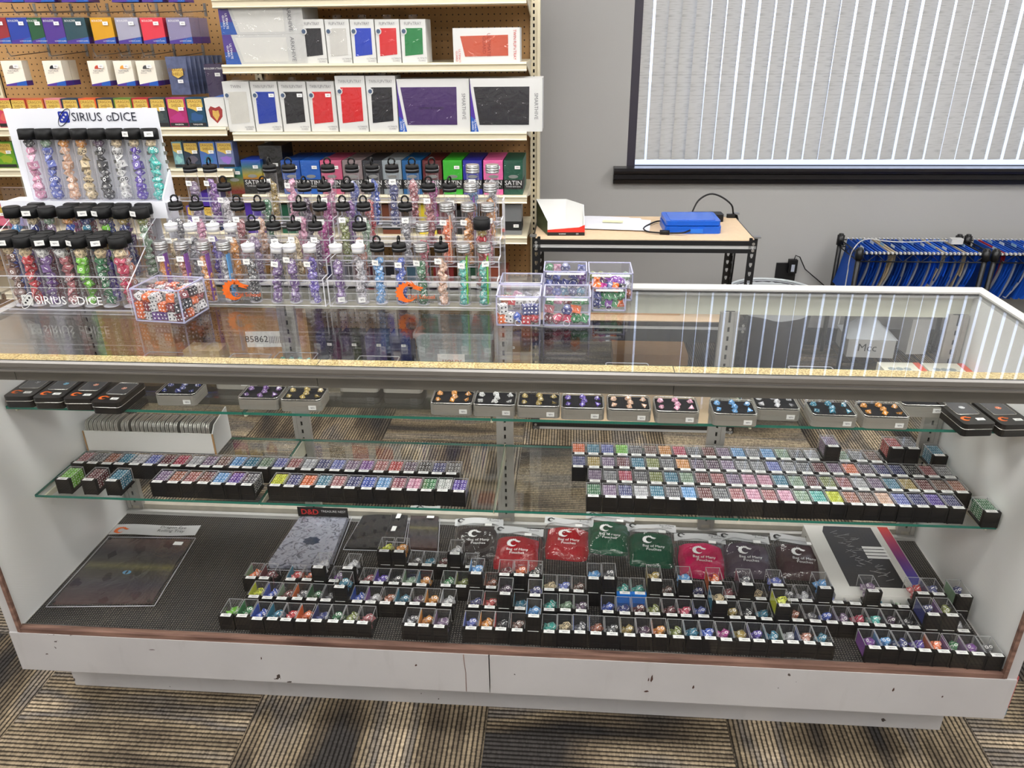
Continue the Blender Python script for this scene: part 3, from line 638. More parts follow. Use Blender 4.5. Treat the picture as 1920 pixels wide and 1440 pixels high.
for i, (nm, a, b_, y0, c) in enumerate(sat):
    x0, x1 = gx(a, 340), gx(b_, 340); z1 = gz(y0, (a + b_) / 2)
    t, w, h = carton('tower_deck_box', 'glossy %s tower box with black lower band on the third shelf' % nm, 'box', x0, x1, Zs3, z1, GY + .02, .12, RAIN[i] if i < 2 else TINT, rgb(*c), group='satin tower boxes')
    if i != 0:
        part('black_band', MB().box(-w - .0006, w + .0006, -.0006, .121, h * .16 if i > 1 else 0, h * .44), t, INK)
        text('SATIN', min(.026, w * .72), WINK, t, (0, -.0016, h * .34)); text('TOWER DECK BOX', .0072, WINK, t, (0, -.0016, h * .235), sx=.95)
    part('emblem', MB().prism([(.02 * math.cos(k * PI / 8), h * .53 + .007 * math.sin(k * PI / 8)) for k in range(16)], -.0012, .001, 'xz'), t, plain('emblem_silver', rgb(170, 172, 170), .3, .6))
    tag(t, w * .45, -.0016, h * .8)
    part('shrink_wrap', MB().box(-w, w, -.0024, -.002, 0, h), t, SHRINK)
    if i >= 2:  # the ones standing behind
        t2, w2, h2 = carton('tower_deck_box', 'glossy %s tower box standing behind its twin on the third shelf' % nm, 'box', x0, x1, Zs3, z1 - .002, GY + .147, .12, TINT, rgb(*c), group='satin tower boxes')
x0, x1 = gx(488, 340), gx(531, 340)
t, w, h = carton('tower_deck_box', 'tall plain black box among the tower boxes on third shelf', 'box', x0, x1, Zs3, gz(275, 510), GY + .05, .13, plain('black_gloss_card', rgb(30, 31, 34), .25))
tag(t, w * .3, -.0012, h * .6); part('shrink_wrap', MB().box(-w, w, -.002, -.0016, 0, h), t, SHRINK)
# fourth shelf: small boxes half hidden behind the tube displays
for i, (a, b_, y0, nm, c) in enumerate(((380, 396, 362, 'purple', (70, 40, 150)), (462, 494, 380, 'purple', (70, 40, 150)), (527, 545, 385, 'dark green', (20, 84, 60)), (716, 725, 385, 'brown', (110, 60, 40)), (785, 797, 385, 'yellow', (220, 196, 40)), (820, 830, 385, 'maroon', (92, 26, 32)), (855, 870, 395, 'black', (26, 26, 26)), (944, 963, 385, 'grey', (120, 122, 124)))):
    x0, x1 = gx(a, 420), gx(a, 420) + .075
    t, w, h = carton('deck_box', 'small %s deck box on the fourth shelf behind the dice tubes' % nm, 'box', x0, x1, .851, gz(y0, a), GY + .03, .1, TINT, rgb(*c), group='deck boxes on the fourth shelf') if nm != 'purple' or i == 0 else carton('deck_box', 'purple deck box right of its twin on the fourth shelf', 'box', x0, x1, .851, gz(y0, a), GY + .03, .1, TINT, rgb(*c), group='deck boxes on the fourth shelf')
    part('black_band', MB().box(-w - .0006, w + .0006, -.0006, .1, h * .15, h * .45), t, INK); tag(t, w * .4, -.001, h * .3)
# ---------------------------------------------------------------- left bay: sleeve boxes in rows
YEL = plain('banner_yellow', rgb(208, 176, 84), .5)
def sleeve(label, x0, x1, zb, h, c, word, yf, tagged=True, col2=None, light=False):
    t, w, hh = carton('sleeve_box', label, 'box', x0, x1, zb, zb + h, yf, .05, TINT, c, group='card sleeve boxes')
    part('banner', MB().prism([(-w * .82, h * .95), (-w * .86, h * .66), (-w * .3, h * .60), (w * .1, h * .53), (w * .5, h * .62), (w * .86, h * .68), (w * .82, h * .95)], -.0008, .001, 'xz'), t, YEL)
    text('DRAGON\nSHIELD', min(.0155, w * .42), plain('brown_ink', rgb(120, 76, 20), .5), t, (0, -.0012, h * .8), sx=.85)
    r = random.Random(int(x0 * 1000)); k = col2 or tuple(min(.8, q * r.uniform(.3, 1.7) + r.uniform(.0, .08)) for q in c[:3]) + (1,)
    a = [(w * .9 * math.cos(i * PI / 7) * r.uniform(.45, .98), h * .33 + h * .2 * math.sin(i * PI / 7) * r.uniform(.5, 1)) for i in range(14)]
    part('cover_art', MB().prism(a, -.0006, .001, 'xz'), t, TINT, color=k)
    part('word_strip', MB().box(-w * .95, w * .95, -.0008, .001, h * .02, h * .14), t, INK)
    text(word, .0075, WINK, t, (0, -.0014, h * .08))
    if tagged: tag(t, w * .45, -.0014, h * .62)
    return t
Zl = 1.291
lb = [(-6, 28, (196, 60, 90), 'raspberry'), (25, 54, (170, 60, 40), 'rust'), (55, 87, (190, 90, 50), 'burnt orange'), (89, 119, (200, 120, 130), 'dusty pink'), (121, 152, (36, 56, 76), 'slate blue'), (153, 185, (210, 86, 40), 'orange'), (186, 217, (40, 44, 60), 'dark navy'), (218, 251, (90, 120, 40), 'olive green'), (252, 283, (170, 36, 44), 'scarlet'), (284, 314, (50, 62, 66), 'charcoal teal'), (316, 351, (160, 40, 100), 'magenta'), (352, 385, (24, 66, 90), 'deep teal')]
for i, (a, b_, c, nm) in enumerate(lb):
    x0, x1 = atY(a, 215, GY + .03).x, atY(b_, 215, GY + .03).x
    sleeve('%s card sleeve box with yellow banner in the left bay row' % nm, x0, x1, Zl, .112, rgb(*c), ('PINK', 'RUST', 'COPPER', 'BLUSH', 'SLATE', 'ORANGE', 'NIGHT', 'OLIVE', 'RUBY', 'JET', 'MAGENTA', 'TURQUOISE')[i] if i > 9 else '', GY + .03)
x0, x1 = atY(387, 215, GY + .03).x, atY(424, 215, GY + .03).x
t, w, h = carton('sleeve_box', 'white card sleeve box printed with a red and gold crest', 'box', x0, x1, Zl, Zl + .11, GY + .03, .06)
part('crest_print', MB().prism([(0, h * .12), (w * .6, h * .35), (w * .7, h * .6), (w * .45, h * .72), (0, h * .66), (-w * .45, h * .72), (-w * .7, h * .6), (-w * .6, h * .35)], -.0006, .001, 'xz'), t, plain('crest_red', rgb(150, 50, 50), .5, grain=.5, gs=120))
part('crest_print', MB().prism([(0, h * .2), (w * .35, h * .4), (w * .3, h * .58), (0, h * .55), (-w * .3, h * .58), (-w * .35, h * .4)], -.0012, .001, 'xz'), t, plain('crest_gold', rgb(200, 160, 80), .5, grain=.4, gs=120))
Zl2 = 1.126
for i, (a, b_, c, nm) in enumerate(((-8, 27, (96, 150, 30), 'lime green'), (28, 54, (60, 130, 140), 'pale teal'), (325, 343, (110, 150, 160), 'ice blue'), (345, 374, (40, 52, 70), 'storm grey'), (375, 405, (70, 104, 170), 'sky blue'), (407, 438, (110, 120, 160), 'lavender grey'))):
    x0, x1 = atY(a, 290, GY + .03).x, atY(b_, 290, GY + .03).x
    sleeve('%s card sleeve box with yellow banner on the lower left bay shelf' % nm, x0, x1, Zl2, .105, rgb(*c), '', GY + .03)
for i, (a, b_, c, nm) in enumerate(((-30, 5, (190, 80, 110), 'pink'), (7, 38, (150, 130, 170), 'lilac'), (40, 70, (120, 60, 80), 'wine'), (345, 375, (90, 70, 160), 'violet'), (376, 405, (40, 60, 110), 'indigo'))):
    x0, x1 = atY(a, 370, GY + .03).x, atY(b_, 370, GY + .03).x
    sleeve('%s card sleeve box on the low left bay shelf behind the tubes' % nm, x0, x1, .861, .105, rgb(*c), '', GY + .03)
# ---------------------------------------------------------------- goods hanging on peg hooks
HY = 1.90
def hook(x, z, ln=.26):
    o = single('peg_hook', MB().tube([(0, 0, .01), (0, -.006, 0), (0, -ln, -.012), (0, -ln - .012, .004), (0, -ln - .016, .02)], .0022, 5).box(-.006, .006, -.002, .004, -.02, .03), 'steel peg hook holding hanging boxes in the left bay', 'hook', ALU, 'peg hooks', loc=(x, GB, z))
HANGC = {}
def hung(label, px0, px1, py0, py1, c, depth=.08, copies=1, kind='boulder', tilt=0.0, art=None):
    y = HY
    x0, x1 = atY(px0, (py0 + py1) / 2, y).x, atY(px1, (py0 + py1) / 2, y).x
    z1, z0 = atY((px0 + px1) / 2, py0, y).z, atY((px0 + px1) / 2, py1, y).z
    for k in range(copies):
        t = thing('hanging_deck_box', label if k == 0 else label.replace('box', 'box hung behind', 1), 'box', ((x0 + x1) / 2, y + k * (depth + .004), z0), tilt, 'deck boxes on peg hooks'); w = (x1 - x0) / 2; h = z1 - z0
        if kind == 'boulder':
            part('deck_box', MB().box(-w, w, 0, depth, 0, h), t, TINT, color=c)
            part('printed_base', MB().prism([(-w - .0005, 0), (w + .0005, 0), (w + .0005, h * .26), (-w - .0005, h * .12)], -.0008, depth + .001, 'xz'), t, PURW)
            part('printed_base', MB().prism([(w * .1, 0), (w + .0006, 0), (w + .0006, h * .26), (w * .2, h * .17)], -.0014, .001, 'xz'), t, BLUEW)
            text('BOULDER', .0105, WINK, t, (-w * .35, -.0014, h * .88)); text('ULTIMATE GUARD', .006, WINK, t, (w * .4, -.0018, h * .1))
            part('clear_sleeve', MB().box(-w - .002, w + .002, -.003, depth + .002, -.001, h + .004, skip=('b',)), t, SHRINK)
        else:
            part('deck_box', MB().box(-w, w, 0, depth, 0, h), t, plain('natural_white_card', rgb(226, 220, 206), .6))
            part('printed_base', MB().prism([(-w - .0005, 0), (w + .0005, 0), (w + .0005, h * .2), (-w - .0005, h * .06)], -.0008, depth + .001, 'xz'), t, PURW)
            part('printed_base', MB().prism([(0, 0), (w + .0006, 0), (w + .0006, h * .2), (w * .1, h * .13)], -.0014, .001, 'xz'), t, BLUEW)
            part('half_round_print', MB().prism([(.014 * math.cos(i * PI / 8), h * .68 + .014 * math.sin(i * PI / 8)) for i in range(9)], -.0008, .001, 'xz'), t, TINT, color=c)
            text('NATALIS', .011, GREYINK, t, (0, -.001, h * .6)); text('BOULDER', .006, GREYINK, t, (-w * .3, -.001, h * .52))
        tag(t, w * .4, -.0036, h * .78)
        part('hang_tab', MB().box(-.02, .02, depth * .3, depth * .3 + .0015, h, h + .03), t, SHRINK)
    hook((x0 + x1) / 2, z1 + .03)
top = [('dark red', -22, 16, (150, 36, 44)), ('royal blue', 17, 55, (28, 60, 160)), ('dark green', 56, 82, (24, 84, 50)), ('violet', 83, 121, (78, 44, 140)), ('dark teal', 122, 163, (34, 72, 84)), ('amber yellow', 173, 213, (216, 158, 12)), ('pale lilac', 219, 262, (168, 166, 186)), ('coral red', 266, 308, (226, 50, 72)), ('smoky lilac', 315, 358, (140, 132, 168))]
for nm, a, b_, c in top: hung('%s deck box hanging on a peg hook, upper hanging row' % nm, a, b_, 33, 82, rgb(*c), copies=2 if nm == 'smoky lilac' else 1)
wr = [('grey', 8, 44, .12), ('black', 84, 119, 0), ('red', 168, 203, 0), ('golden', 216, 250, 0), ('charcoal', 258, 293, 0)]
for nm, a, b_, tl in wr: hung('cream white deck box with %s half-round print, lower hanging row' % nm, a, b_, 114, 161, {'grey': rgb(120, 110, 104), 'black': rgb(30, 34, 40), 'red': rgb(190, 70, 50), 'golden': rgb(220, 150, 50), 'charcoal': rgb(70, 70, 72)}[nm], .05, 1 if nm == 'grey' else 2, 'natural', tl)
r0 = [('blue', -10, 38, (40, 60, 150)), ('navy', 40, 96, (36, 46, 110)), ('mustard', 110, 160, (180, 140, 60)), ('plum', 205, 255, (120, 90, 150)), ('purple', 262, 300, (120, 40, 130)), ('indigo', 312, 342, (90, 60, 150))]
for nm, a, b_, c in r0: hung('%s deck box cut by the top edge, highest hanging row' % nm, a, b_, -50, 4, rgb(*c))
# stack of foil sleeve packets on a hook and a purple packet
FOIL = plain('foil_print', rgb(90, 98, 130), .3, grain=.6, gs=50)
x0, x1 = atY(316, 140, HY).x, atY(352, 140, HY).x; z1, z0 = atY(330, 106, HY).z, atY(330, 178, HY).z
for k in range(9):
    t = thing('sleeve_packet', 'blue-grey foil sleeve packet with yellow banner, front of the hanging stack' if k == 0 else 'blue-grey foil sleeve packet hanging in the stack behind', 'packet', ((x0 + x1) / 2 + .0105 * k, HY + .02 * k, z0), .05, 'foil packets on one hook')
    w, h = (x1 - x0) / 2, z1 - z0
    part('packet', MB().grid(4, 6, lambda u, v: (-w + 2 * w * u, .003 * math.sin(u * PI * 3 + v * 5), h * v)), t, FOIL)
    if k == 0:
        part('banner', MB().prism([(-w * .5, h * .68), (w * .6, h * .7), (w * .6, h * .52), (0, h * .44), (-w * .5, h * .52)], -.006, -.005, 'xz'), t, YEL)
        text('DRAGON\nSHIELD', .016, plain('brown_ink', rgb(120, 76, 20), .5), t, (0, -.0065, h * .6)); tag(t, w * .2, -.006, h * .36)
hook((x0 + x1) / 2, z1 + .01)
x0, x1 = atY(388, 155, HY - .05).x, atY(420, 155, HY - .05).x; z1, z0 = atY(400, 120, HY - .05).z, atY(400, 190, HY - .05).z
t = thing('sleeve_packet', 'dark purple packet hanging at the right end of left bay', 'packet', ((x0 + x1) / 2, HY - .05, z0)); w = (x1 - x0) / 2
part('packet', MB().box(-w, w, 0, .03, 0, z1 - z0), t, plain('dark_purple_card', rgb(48, 32, 70), .4)); part('printed_base', MB().prism([(-w, 0), (w, 0), (w, .03), (-w, .012)], -.001, .002, 'xz'), t, BLUEW)
tag(t, w * .4, -.001, (z1 - z0) * .72); text("BOULDER'n'TRAY", .010, WINK, t, (0, -.001, (z1 - z0) * .88)); part('film', MB().box(-w, w, -.004, -.003, 0, z1 - z0), t, SHRINK)
hook((x0 + x1) / 2, z1 + .01, .3)
# goods on the low gondola shelves seen through the counter glass
t = thing('cardboard_box', 'brown cardboard box with printed 85862 label behind the counter', 'box', (-1.26, 1.90, .1712), .08)
part('carton', MB().box(-.20, .20, 0, .24, 0, .30), t, CARDB); part('tape', MB().box(-.2, .2, .10, .14, .2995, .3008), t, plain('packing_tape', rgb(190, 160, 110), .25))
part('shipping_label', MB().box(-.10, .09, -.001, .001, .10, .18), t, PAPER); text('85862', .045, INK, t, (-.05, -.0016, .14)); text('|||||||||', .04, INK, t, (.045, -.0016, .14), sx=.8)
t = thing('cardboard_box', 'open brown cardboard box with raised flaps on the gondola base', 'box', (-1.95, 1.885, .1712), -.02)
part('carton', MB().box(-.24, .24, 0, .005, 0, .26).box(-.24, .24, .255, .26, 0, .26).box(-.24, -.235, 0, .26, 0, .26).box(.235, .24, 0, .26, 0, .26).box(-.24, .24, 0, .26, 0, .004), t, CARDB)
part('flap', MB().prism([(-.24, .26), (.24, .26), (.2, .36), (-.2, .35)], .25, .255, 'xz'), t, CARDB); part('flap', MB().prism([(-.05, .26), (-.1, .31), (-.102, .308), (-.052, .258)], -.24, .24, 'yz'), t, CARDL)
STG = clear('milky_plastic', (.86, .9, .92, 1), 1.45, .7, rough=.2, haze=.30, hazecol=(.78, .84, .86, 1))
p0 = atY(775, 625, 1.9); p1 = atY(925, 625, 1.9)
t = thing('storage_tub', 'milky clear plastic storage tub marked HOLDS behind the counter', 'tub', ((p0.x + p1.x) / 2, 1.90, .1715)); w = (p1.x - p0.x) / 2; h = p0.z - .1715
b = MB(); b.prism([(-w * .86, 0), (w * .86, 0), (w * .97, h), (-w * .97, h)], 0, .002, 'xz'); b.prism([(-w * .86, 0), (w * .86, 0), (w * .97, h), (-w * .97, h)], .24, .242, 'xz'); b.box(-w * .93, -w * .92, 0, .24, 0, h); b.box(w * .92, w * .93, 0, .24, 0, h); b.box(-w * .86, w * .86, 0, .24, 0, .003)
part('body', b, t, STG); part('rim', MB().box(-w, w, -.012, -.004, h - .02, h + .005).box(-w, w, .246, .254, h - .02, h + .005).box(-w, -w + .008, -.012, .254, h - .02, h + .005).box(w - .008, w, -.012, .254, h - .02, h + .005), t, STG)
part('note', MB().box(-.08, .05, -.0016, -.001, .012, .08), t, PAPER); text('HOLDS', .03, plain('faint_red_ink', rgb(190, 120, 90), .6), t, (-.01, -.003, .04))
for i, (x, c, nm) in enumerate(((-.86, (36, 40, 80), 'navy'), (-.74, (70, 30, 40), 'maroon'), (-.62, (30, 32, 40), 'charcoal'), (-.5, (60, 90, 110), 'slate'), (-.38, (120, 34, 34), 'red'), (-.26, (30, 70, 50), 'green'), (-.14, (140, 70, 50), 'rust'))):
    t, w, h = carton('deck_box', '%s deck box on the lower gondola shelf, seen through the counter top' % nm, 'box', x - .045, x + .045, .561, .69, 1.83, .1, TINT, rgb(*c), group='deck boxes on the lower shelf'); tag(t, .015, -.001, h * .7)
for i, (x, c, nm) in enumerate(((-.86, (34, 34, 44), 'dark grey'), (-.74, (70, 60, 110), 'dusky violet'), (-.98, (44, 50, 60), 'slate grey'), (-.62, (30, 40, 90), 'navy'), (-.1, (150, 120, 90), 'tan'))):
    t, w, h = carton('deck_box', '%s deck box on the gondola base shelf, seen through the counter top' % nm, 'box', x - .05, x + .05, .1712, .33, 1.92, .1, TINT, rgb(*c), group='deck boxes on the base shelf'); tag(t, .015, -.001, h * .7)
# ================================================================ BENCH SHELF UNIT, FILE RACKS, BIN
BF, BK, BX0, BX1, BZ = 1.722, 2.165, .022, .930, .850
bench = thing('shelf_unit', 'black boltless steel shelf unit with bare board shelves', 'shelf unit', (0, 0, FLOOR))
m, nt, out = newmat('tan_fibre_board')
tc = N(nt, 'TexCoord'); no = N(nt, 'TexNoise'); no.inputs['Scale'].default_value = 60; no.inputs['Detail'].default_value = 5; L(nt, tc.outputs['Object'], no.inputs['Vector'])
pbsdf(nt, out, mixc(nt, no.outputs[0], rgb(208, 180, 146), rgb(224, 198, 166)), .7); TANB = m
def post(h):
    b = MB(); w = .034
    # two flanges of an angle post, each a ladder of keyhole slots
    for ax in (0, 1):
        def bx(a0, a1, z0, z1):
            if ax == 0: b.box(a0, a1, 0, .002, z0, z1)
            else: b.box(0, .002, a0, a1, z0, z1)
        bx(0, .011, 0, h); bx(.023, w, 0, h); z = .0
        while z < h:
            bx(.011, .023, z, min(h, z + .020)); bx(.011, .0135, z + .02, z + .026); bx(.0205, .023, z + .02, z + .026); z += .038
    return b.mesh('post', BLACKM)
pm = post(G(BZ) + .012)
for x, y, r in ((BX0 - .004, BF - .004, 0), (BX1 + .004, BF - .004, PI / 2), (BX1 + .004, BK + .004, PI), (BX0 - .004, BK + .004, -PI / 2)):
    o = part('post', pm, bench, loc=(x, y, 0)); o.rotation_euler = (0, 0, r)
for x, y in ((BX0, BF), (BX1, BF), (BX0, BK), (BX1, BK)):
    part('post_cap', MB().box(x - .014, x + .014, y - .014, y + .014, G(BZ) + .012, G(BZ) + .018), bench, plain('zinc', rgb(150, 150, 150), .4, .8))
SILV = plain('raw_board_edge', rgb(186, 186, 186), .45)
for k, z in enumerate((BZ, .497, -.004)):
    part('shelf_board', MB().box(BX0 + .004, BX1 - .004, BF + .004, BK - .004, G(z) - .010, G(z)), bench, TANB)
    for y0, y1 in ((BF - .006, BF + .004), (BK - .004, BK + .006)):
        b = MB(); b.box(BX0, BX1, y0, y1, G(z) - .020, G(z) - .002); b.box(BX0, BX1, y0 + .003, y1, G(z) - .052, G(z) - .034); b.box(BX0, BX1, y0 + .002, y1 - .001, G(z) - .034, G(z) - .020, 1)
        part('beam', b, bench, [BLACKM, SILV])
    for x0, x1 in ((BX0 - .002, BX0 + .006), (BX1 - .006, BX1 + .002)): part('beam', MB().box(x0, x1, BF, BK, G(z) - .035, G(z) - .002), bench, BLACKM)
    for x in (BX0 + .012, BX1 - .012):
        for dz in (.012, .04): part('rivet', MB().prism([(x + .006 * math.cos(i * PI / 4), G(z) - dz + .006 * math.sin(i * PI / 4)) for i in range(8)], BF - .009, BF - .004, 'xz'), bench, plain('rivet_steel', rgb(190, 188, 184), .35, .8))
# things on the bench
t = thing('open_carton', 'open white carton with red and black printed rim on the bench', 'carton', (.157, 1.785, BZ + .0005), .03)
w, d2, h = .078, .30, .10
CIN = plain('white_carton_inside', rgb(232, 232, 230), .6)
ART = plain('green_cover_print', rgb(70, 84, 50), .5, grain=.7, gs=60)
b = MB()
def wall3(p, q, h0, h1, mo=0):   # thin upright card between two floor points, heights at each end
    n = b.add([(p[0], p[1], 0), (q[0], q[1], 0), (q[0], q[1], h1), (p[0], p[1], h0)]); dx, dy = q[0] - p[0], q[1] - p[1]; l_ = math.hypot(dx, dy); ox, oy = -dy / l_ * .003, dx / l_ * .003
    b.add([(p[0] + ox, p[1] + oy, 0), (q[0] + ox, q[1] + oy, 0), (q[0] + ox, q[1] + oy, h1), (p[0] + ox, p[1] + oy, h0)])
    for f, mm in (((0, 1, 2, 3), mo), ((7, 6, 5, 4), 0), ((3, 2, 6, 7), 0), ((0, 3, 7, 4), 0), ((1, 5, 6, 2), 0)): b.face(tuple(n + i for i in f), mm)
wall3((-w - .05, .19), (-w, 0), .115, .06, 1); wall3((-w, 0), (w, 0), .035, .035); wall3((w, 0), (w, .14), .035, .10); wall3((w, .14), (w - .075, .19), .10, .115); wall3((w - .075, .19), (-w - .05, .19), .115, .115)
b.prism([(-w, 0), (w, 0), (w, .14), (w - .075, .19), (-w - .05, .19)], 0, .002, 'xy')
part('carton', b, t, [CIN, ART])
part('printed_rim', MB().prism([(-w, .012), (w, .012), (w, .045), (w * .7, .035), (-w, .024)], -.001, .001, 'xz'), t, plain('carton_red', rgb(214, 52, 40), .5)); part('printed_rim', MB().box(-w, w, -.0016, .001, 0, .014), t, INK)
text('CE', .009, WINK, t, (w * .6, -.002, .007)); text('WARNING', .006, WINK, t, (-w * .2, -.002, .007))
PAPR = plain('printer_paper', rgb(226, 226, 234), .7)
for k, (x, y, a) in enumerate(((.385, 1.98, -.12), (.36, 2.03, .05))):
    single('paper_sheet', MB().grid(6, 6, lambda u, v: (-.14 + .28 * u, -.108 + .216 * v, .002 + .004 * math.sin(u * 4 + k) * v)), ('printed white paper sheet with pale yellow band lying on the bench', 'second white paper sheet underneath on the bench')[k], 'paper', PAPR, 'papers on the bench', loc=(x, y, BZ + .004 - k * .0025), rotz=a)
part('highlight_strip', MB().box(-.05, .04, -.02, .02, 0, .0006), bpy.data.objects['paper_sheet'], plain('pale_yellow_print', rgb(236, 234, 190), .7), loc=(-.02, .02, .0075))
# blue clamshell label printer / laptop-like device
BLUEP = plain('blue_moulded_plastic', rgb(14, 88, 196), .3)
t = thing('portable_player', 'bright blue clamshell device lying closed on the bench', 'device', (.69, 1.83, BZ + .0005), .02)
def rbox(b, x0, x1, y0, y1, z0, z1, r, n=3): b.prism(rrect(x0, x1, y0, y1, r, n), z0, z1, 'xy'); return b
part('base', rbox(MB(), -.118, .118, 0, .19, 0, .030, .018), t, BLUEP); part('lid', rbox(MB(), -.114, .114, .006, .188, .033, .052, .016), t, BLUEP)
part('latch', MB().box(-.012, .04, -.004, .004, .004, .022), t, plain('blue_latch', rgb(30, 110, 214), .3)); part('lid_panel', rbox(MB(), -.095, .095, .02, .172, .052, .0535, .01), t, plain('blue_lid_panel', rgb(20, 96, 206), .22))
t = thing('power_brick', 'black power supply brick with small white labels behind the blue device', 'adapter', (.78, 2.085, BZ + .0005), .05)
part('brick', rbox(MB(), -.075, .075, -.035, .035, 0, .032, .01), t, BLACKP); part('sticker', MB().box(-.05, .03, -.02, .02, .032, .0328), t, plain('grey_sticker', rgb(110, 116, 126), .5))
cv = [(.72, 2.09, .885), (.75, 2.13, .93), (.80, 2.15, .955), (.85, 2.15, .945), (.9, 2.14, .91), (.915, 2.15, .87), (.93, 2.17, .855), (.95, 2.19, .8), (.95, 2.2, .5), (.93, 2.21, .2)]
def smooth(pts, n=4):
    P = [Vector(p) for p in pts]; o = []
    for i in range(len(P) - 1):
        p0 = P[max(0, i - 1)]; p1 = P[i]; p2 = P[i + 1]; p3 = P[min(len(P) - 1, i + 2)]
        for k in range(n): u = k / n; o.append(.5 * ((2 * p1) + (p2 - p0) * u + (2 * p0 - 5 * p1 + 4 * p2 - p3) * u * u + (3 * p1 - p0 - 3 * p2 + p3) * u ** 3))
    return o + [P[-1]]
single('power_cable', MB().tube(smooth(cv), .004), 'black cable looping up from the power brick and over the bench edge', 'cable', BLACKP)
cv = [(.60, 2.03, .857), (.56, 2.02, .86), (.515, 1.96, .857), (.49, 1.90, .856), (.50, 1.84, .857), (.545, 1.815, .858), (.60, 1.808, .858), (.645, 1.80, .862), (.675, 1.822, .867)]
t = thing('adapter_cable', 'black cable with ferrite barrel curling in front of the blue device', 'cable', (0, 0, 0))
part('cord', MB().tube(smooth(cv), .0035), t, BLACKP); part('ferrite_barrel', MB().tube([(.55, 1.814, .861), (.59, 1.808, .861)], .009, 10), t, BLACKP)
single('cable_clip', rbox(MB(), -.02, .02, -.008, .008, 0, .016, .006), 'small black cable clip at the back corner of the bench', 'clip', BLACKP, loc=(.905, 2.145, BZ + .0005))
# boxes on the lower tiers
single('cardboard_box', MB().box(-.24, .24, 0, .22, 0, .06), 'flat cardboard box on the middle tier of the shelf unit', 'box', CARDB, loc=(.42, 1.80, .4975))
single('cardboard_box', MB().box(-.2, .2, 0, .2, 0, .09), 'low brown carton standing on the carpet behind the shelf unit', 'box', CARDB, loc=(.62, 2.42, FLOOR + .0005))
# ---------------------------------------------------------------- trash can
TC = atY(1448, 546, 2.42); CH = TC.z - FLOOR; CR = .218
t = thing('trash_can', 'dark grey trash can with white bag liner beside the shelf unit', 'trash can', (TC.x, TC.y, FLOOR))
DG = plain('dark_grey_plastic', rgb(62, 62, 68), .5)
part('can_body', MB().cyl(0, 0, 0, CH - .01, CR * .78, 28, CR * .97, top=False), t, DG)
BAGM = clear('bag_liner', (.9, .92, .95, 1), 1.4, .8, rough=.3, haze=.55, hazecol=(.82, .86, .9, 1), wrinkle=.6, wscale=25)
b = MB()
b.grid(40, 5, lambda u, v: ((CR + .005 * math.sin(u * 70) * (1 - v)) * math.cos(2 * PI * u), (CR + .005 * math.sin(u * 70) * (1 - v)) * math.sin(2 * PI * u), CH - .08 + .08 * v + .006 * math.sin(u * 31) * (1 - v)))
b.grid(40, 4, lambda u, v: ((CR - .03 * v) * math.cos(2 * PI * u), (CR - .03 * v) * math.sin(2 * PI * u), CH - .06 * v))
part('bag_liner', b, t, BAGM); part('rim', MB().tube([(CR * math.cos(i * PI / 14), CR * math.sin(i * PI / 14), CH) for i in range(28)], .007, 6, closed=True), t, plain('bag_white', rgb(206, 212, 216), .4))
# ---------------------------------------------------------------- wire racks of hanging folders
RZ, RF, RK = .615, 2.46, 2.80
P1, P2, P3 = atZ(1612, 472, RZ), atZ(1573, 445, RZ), atZ(1850, 474, RZ)
RF = P1.y; RK = P2.y; RXA = P1.x; RXB = P3.x
def rack(x0, x1, label):
    t = thing('wire_rack', label, 'rack', (x0, RF, FLOOR)); W = x1 - x0; D = RK - RF; h = G(RZ)
    for x, y in ((0, 0), (W, 0), (0, D), (W, D)):
        part('post', MB().cyl(x, y, 0, h + .02, .0125, 12).cyl(x, y, h - .04, h + .012, .019, 12), t, BLACKM)
    for z in (h - .012, h - .05):
        for a, c in (((0, 0, z), (W, 0, z)), ((0, D, z), (W, D, z)), ((0, 0, z), (0, D, z)), ((W, 0, z), (W, D, z))): part('rail', MB().tube([a, c], .0032, 6), t, BLACKM)
    n = 7; pts = []
    for i in range(2 * n + 1): pts.append((W * i / (2 * n), -.001, h - .012 - .038 * (i % 2)))
    part('truss_wire', MB().tube(pts, .002, 5), t, BLACKM)
    pts = [(0, D * i / 8, h - .012 - .038 * (i % 2)) for i in range(9)]; part('truss_wire', MB().tube(pts, .002, 5), t, BLACKM)
    for k in range(int(W / .04)): part('shelf_wire', MB().tube([(.02 + k * .04, 0, .06), (.02 + k * .04, D, .06)], .0022, 5), t, BLACKM)
    for y in (0, D): part('rail', MB().tube([(0, y, .055), (W, y, .055)], .0032, 6), t, BLACKM)
    return t
rack(RXA, RXB, 'black wire rack of hanging blue folders standing by the trash can'); rack(RXB + .045, RXB + .70, 'black wire rack of hanging folders cut off by the right edge')
m, nt, out = newmat('folder_card')
oi = N(nt, 'ObjectInfo'); b_ = pbsdf(nt, out, oi.outputs['Color'], .6); FOLD = m
def folder_mesh(curl, sag):
    b = MB(); D = RK - RF
    for s in (-1, 1): b.grid(6, 6, lambda u, v: ((s * .004 + curl * (1 - v) ** 2) * 1.0 + s * .004 * math.sin(v * PI), .012 + (D - .024) * u, -.235 * (1 - v) + sag * (1 - v) * math.sin(u * 3)), flip=s < 0)
    b.box(-.003, .003, .012, D - .012, -.002, .004)
    return b.mesh('folder_sheets', FOLD)
def paper_mesh(curl):
    b = MB(); D = RK - RF
    for o in (-.0015, .0015): b.grid(4, 6, lambda u, v: (o + curl * (1 - v) ** 2, .008 + (D - .05) * u, -.228 + .19 * v))
    return b.mesh('papers', plain('folder_paper', rgb(150, 156, 170), .7))
fms = [folder_mesh(c, s) for c, s in ((-.04, 0), (-.055, .004), (-.03, -.004), (-.07, .003))]
pms = [paper_mesh(c) for c in (-.04, -.055, -.03, -.07)]
D = RK - RF
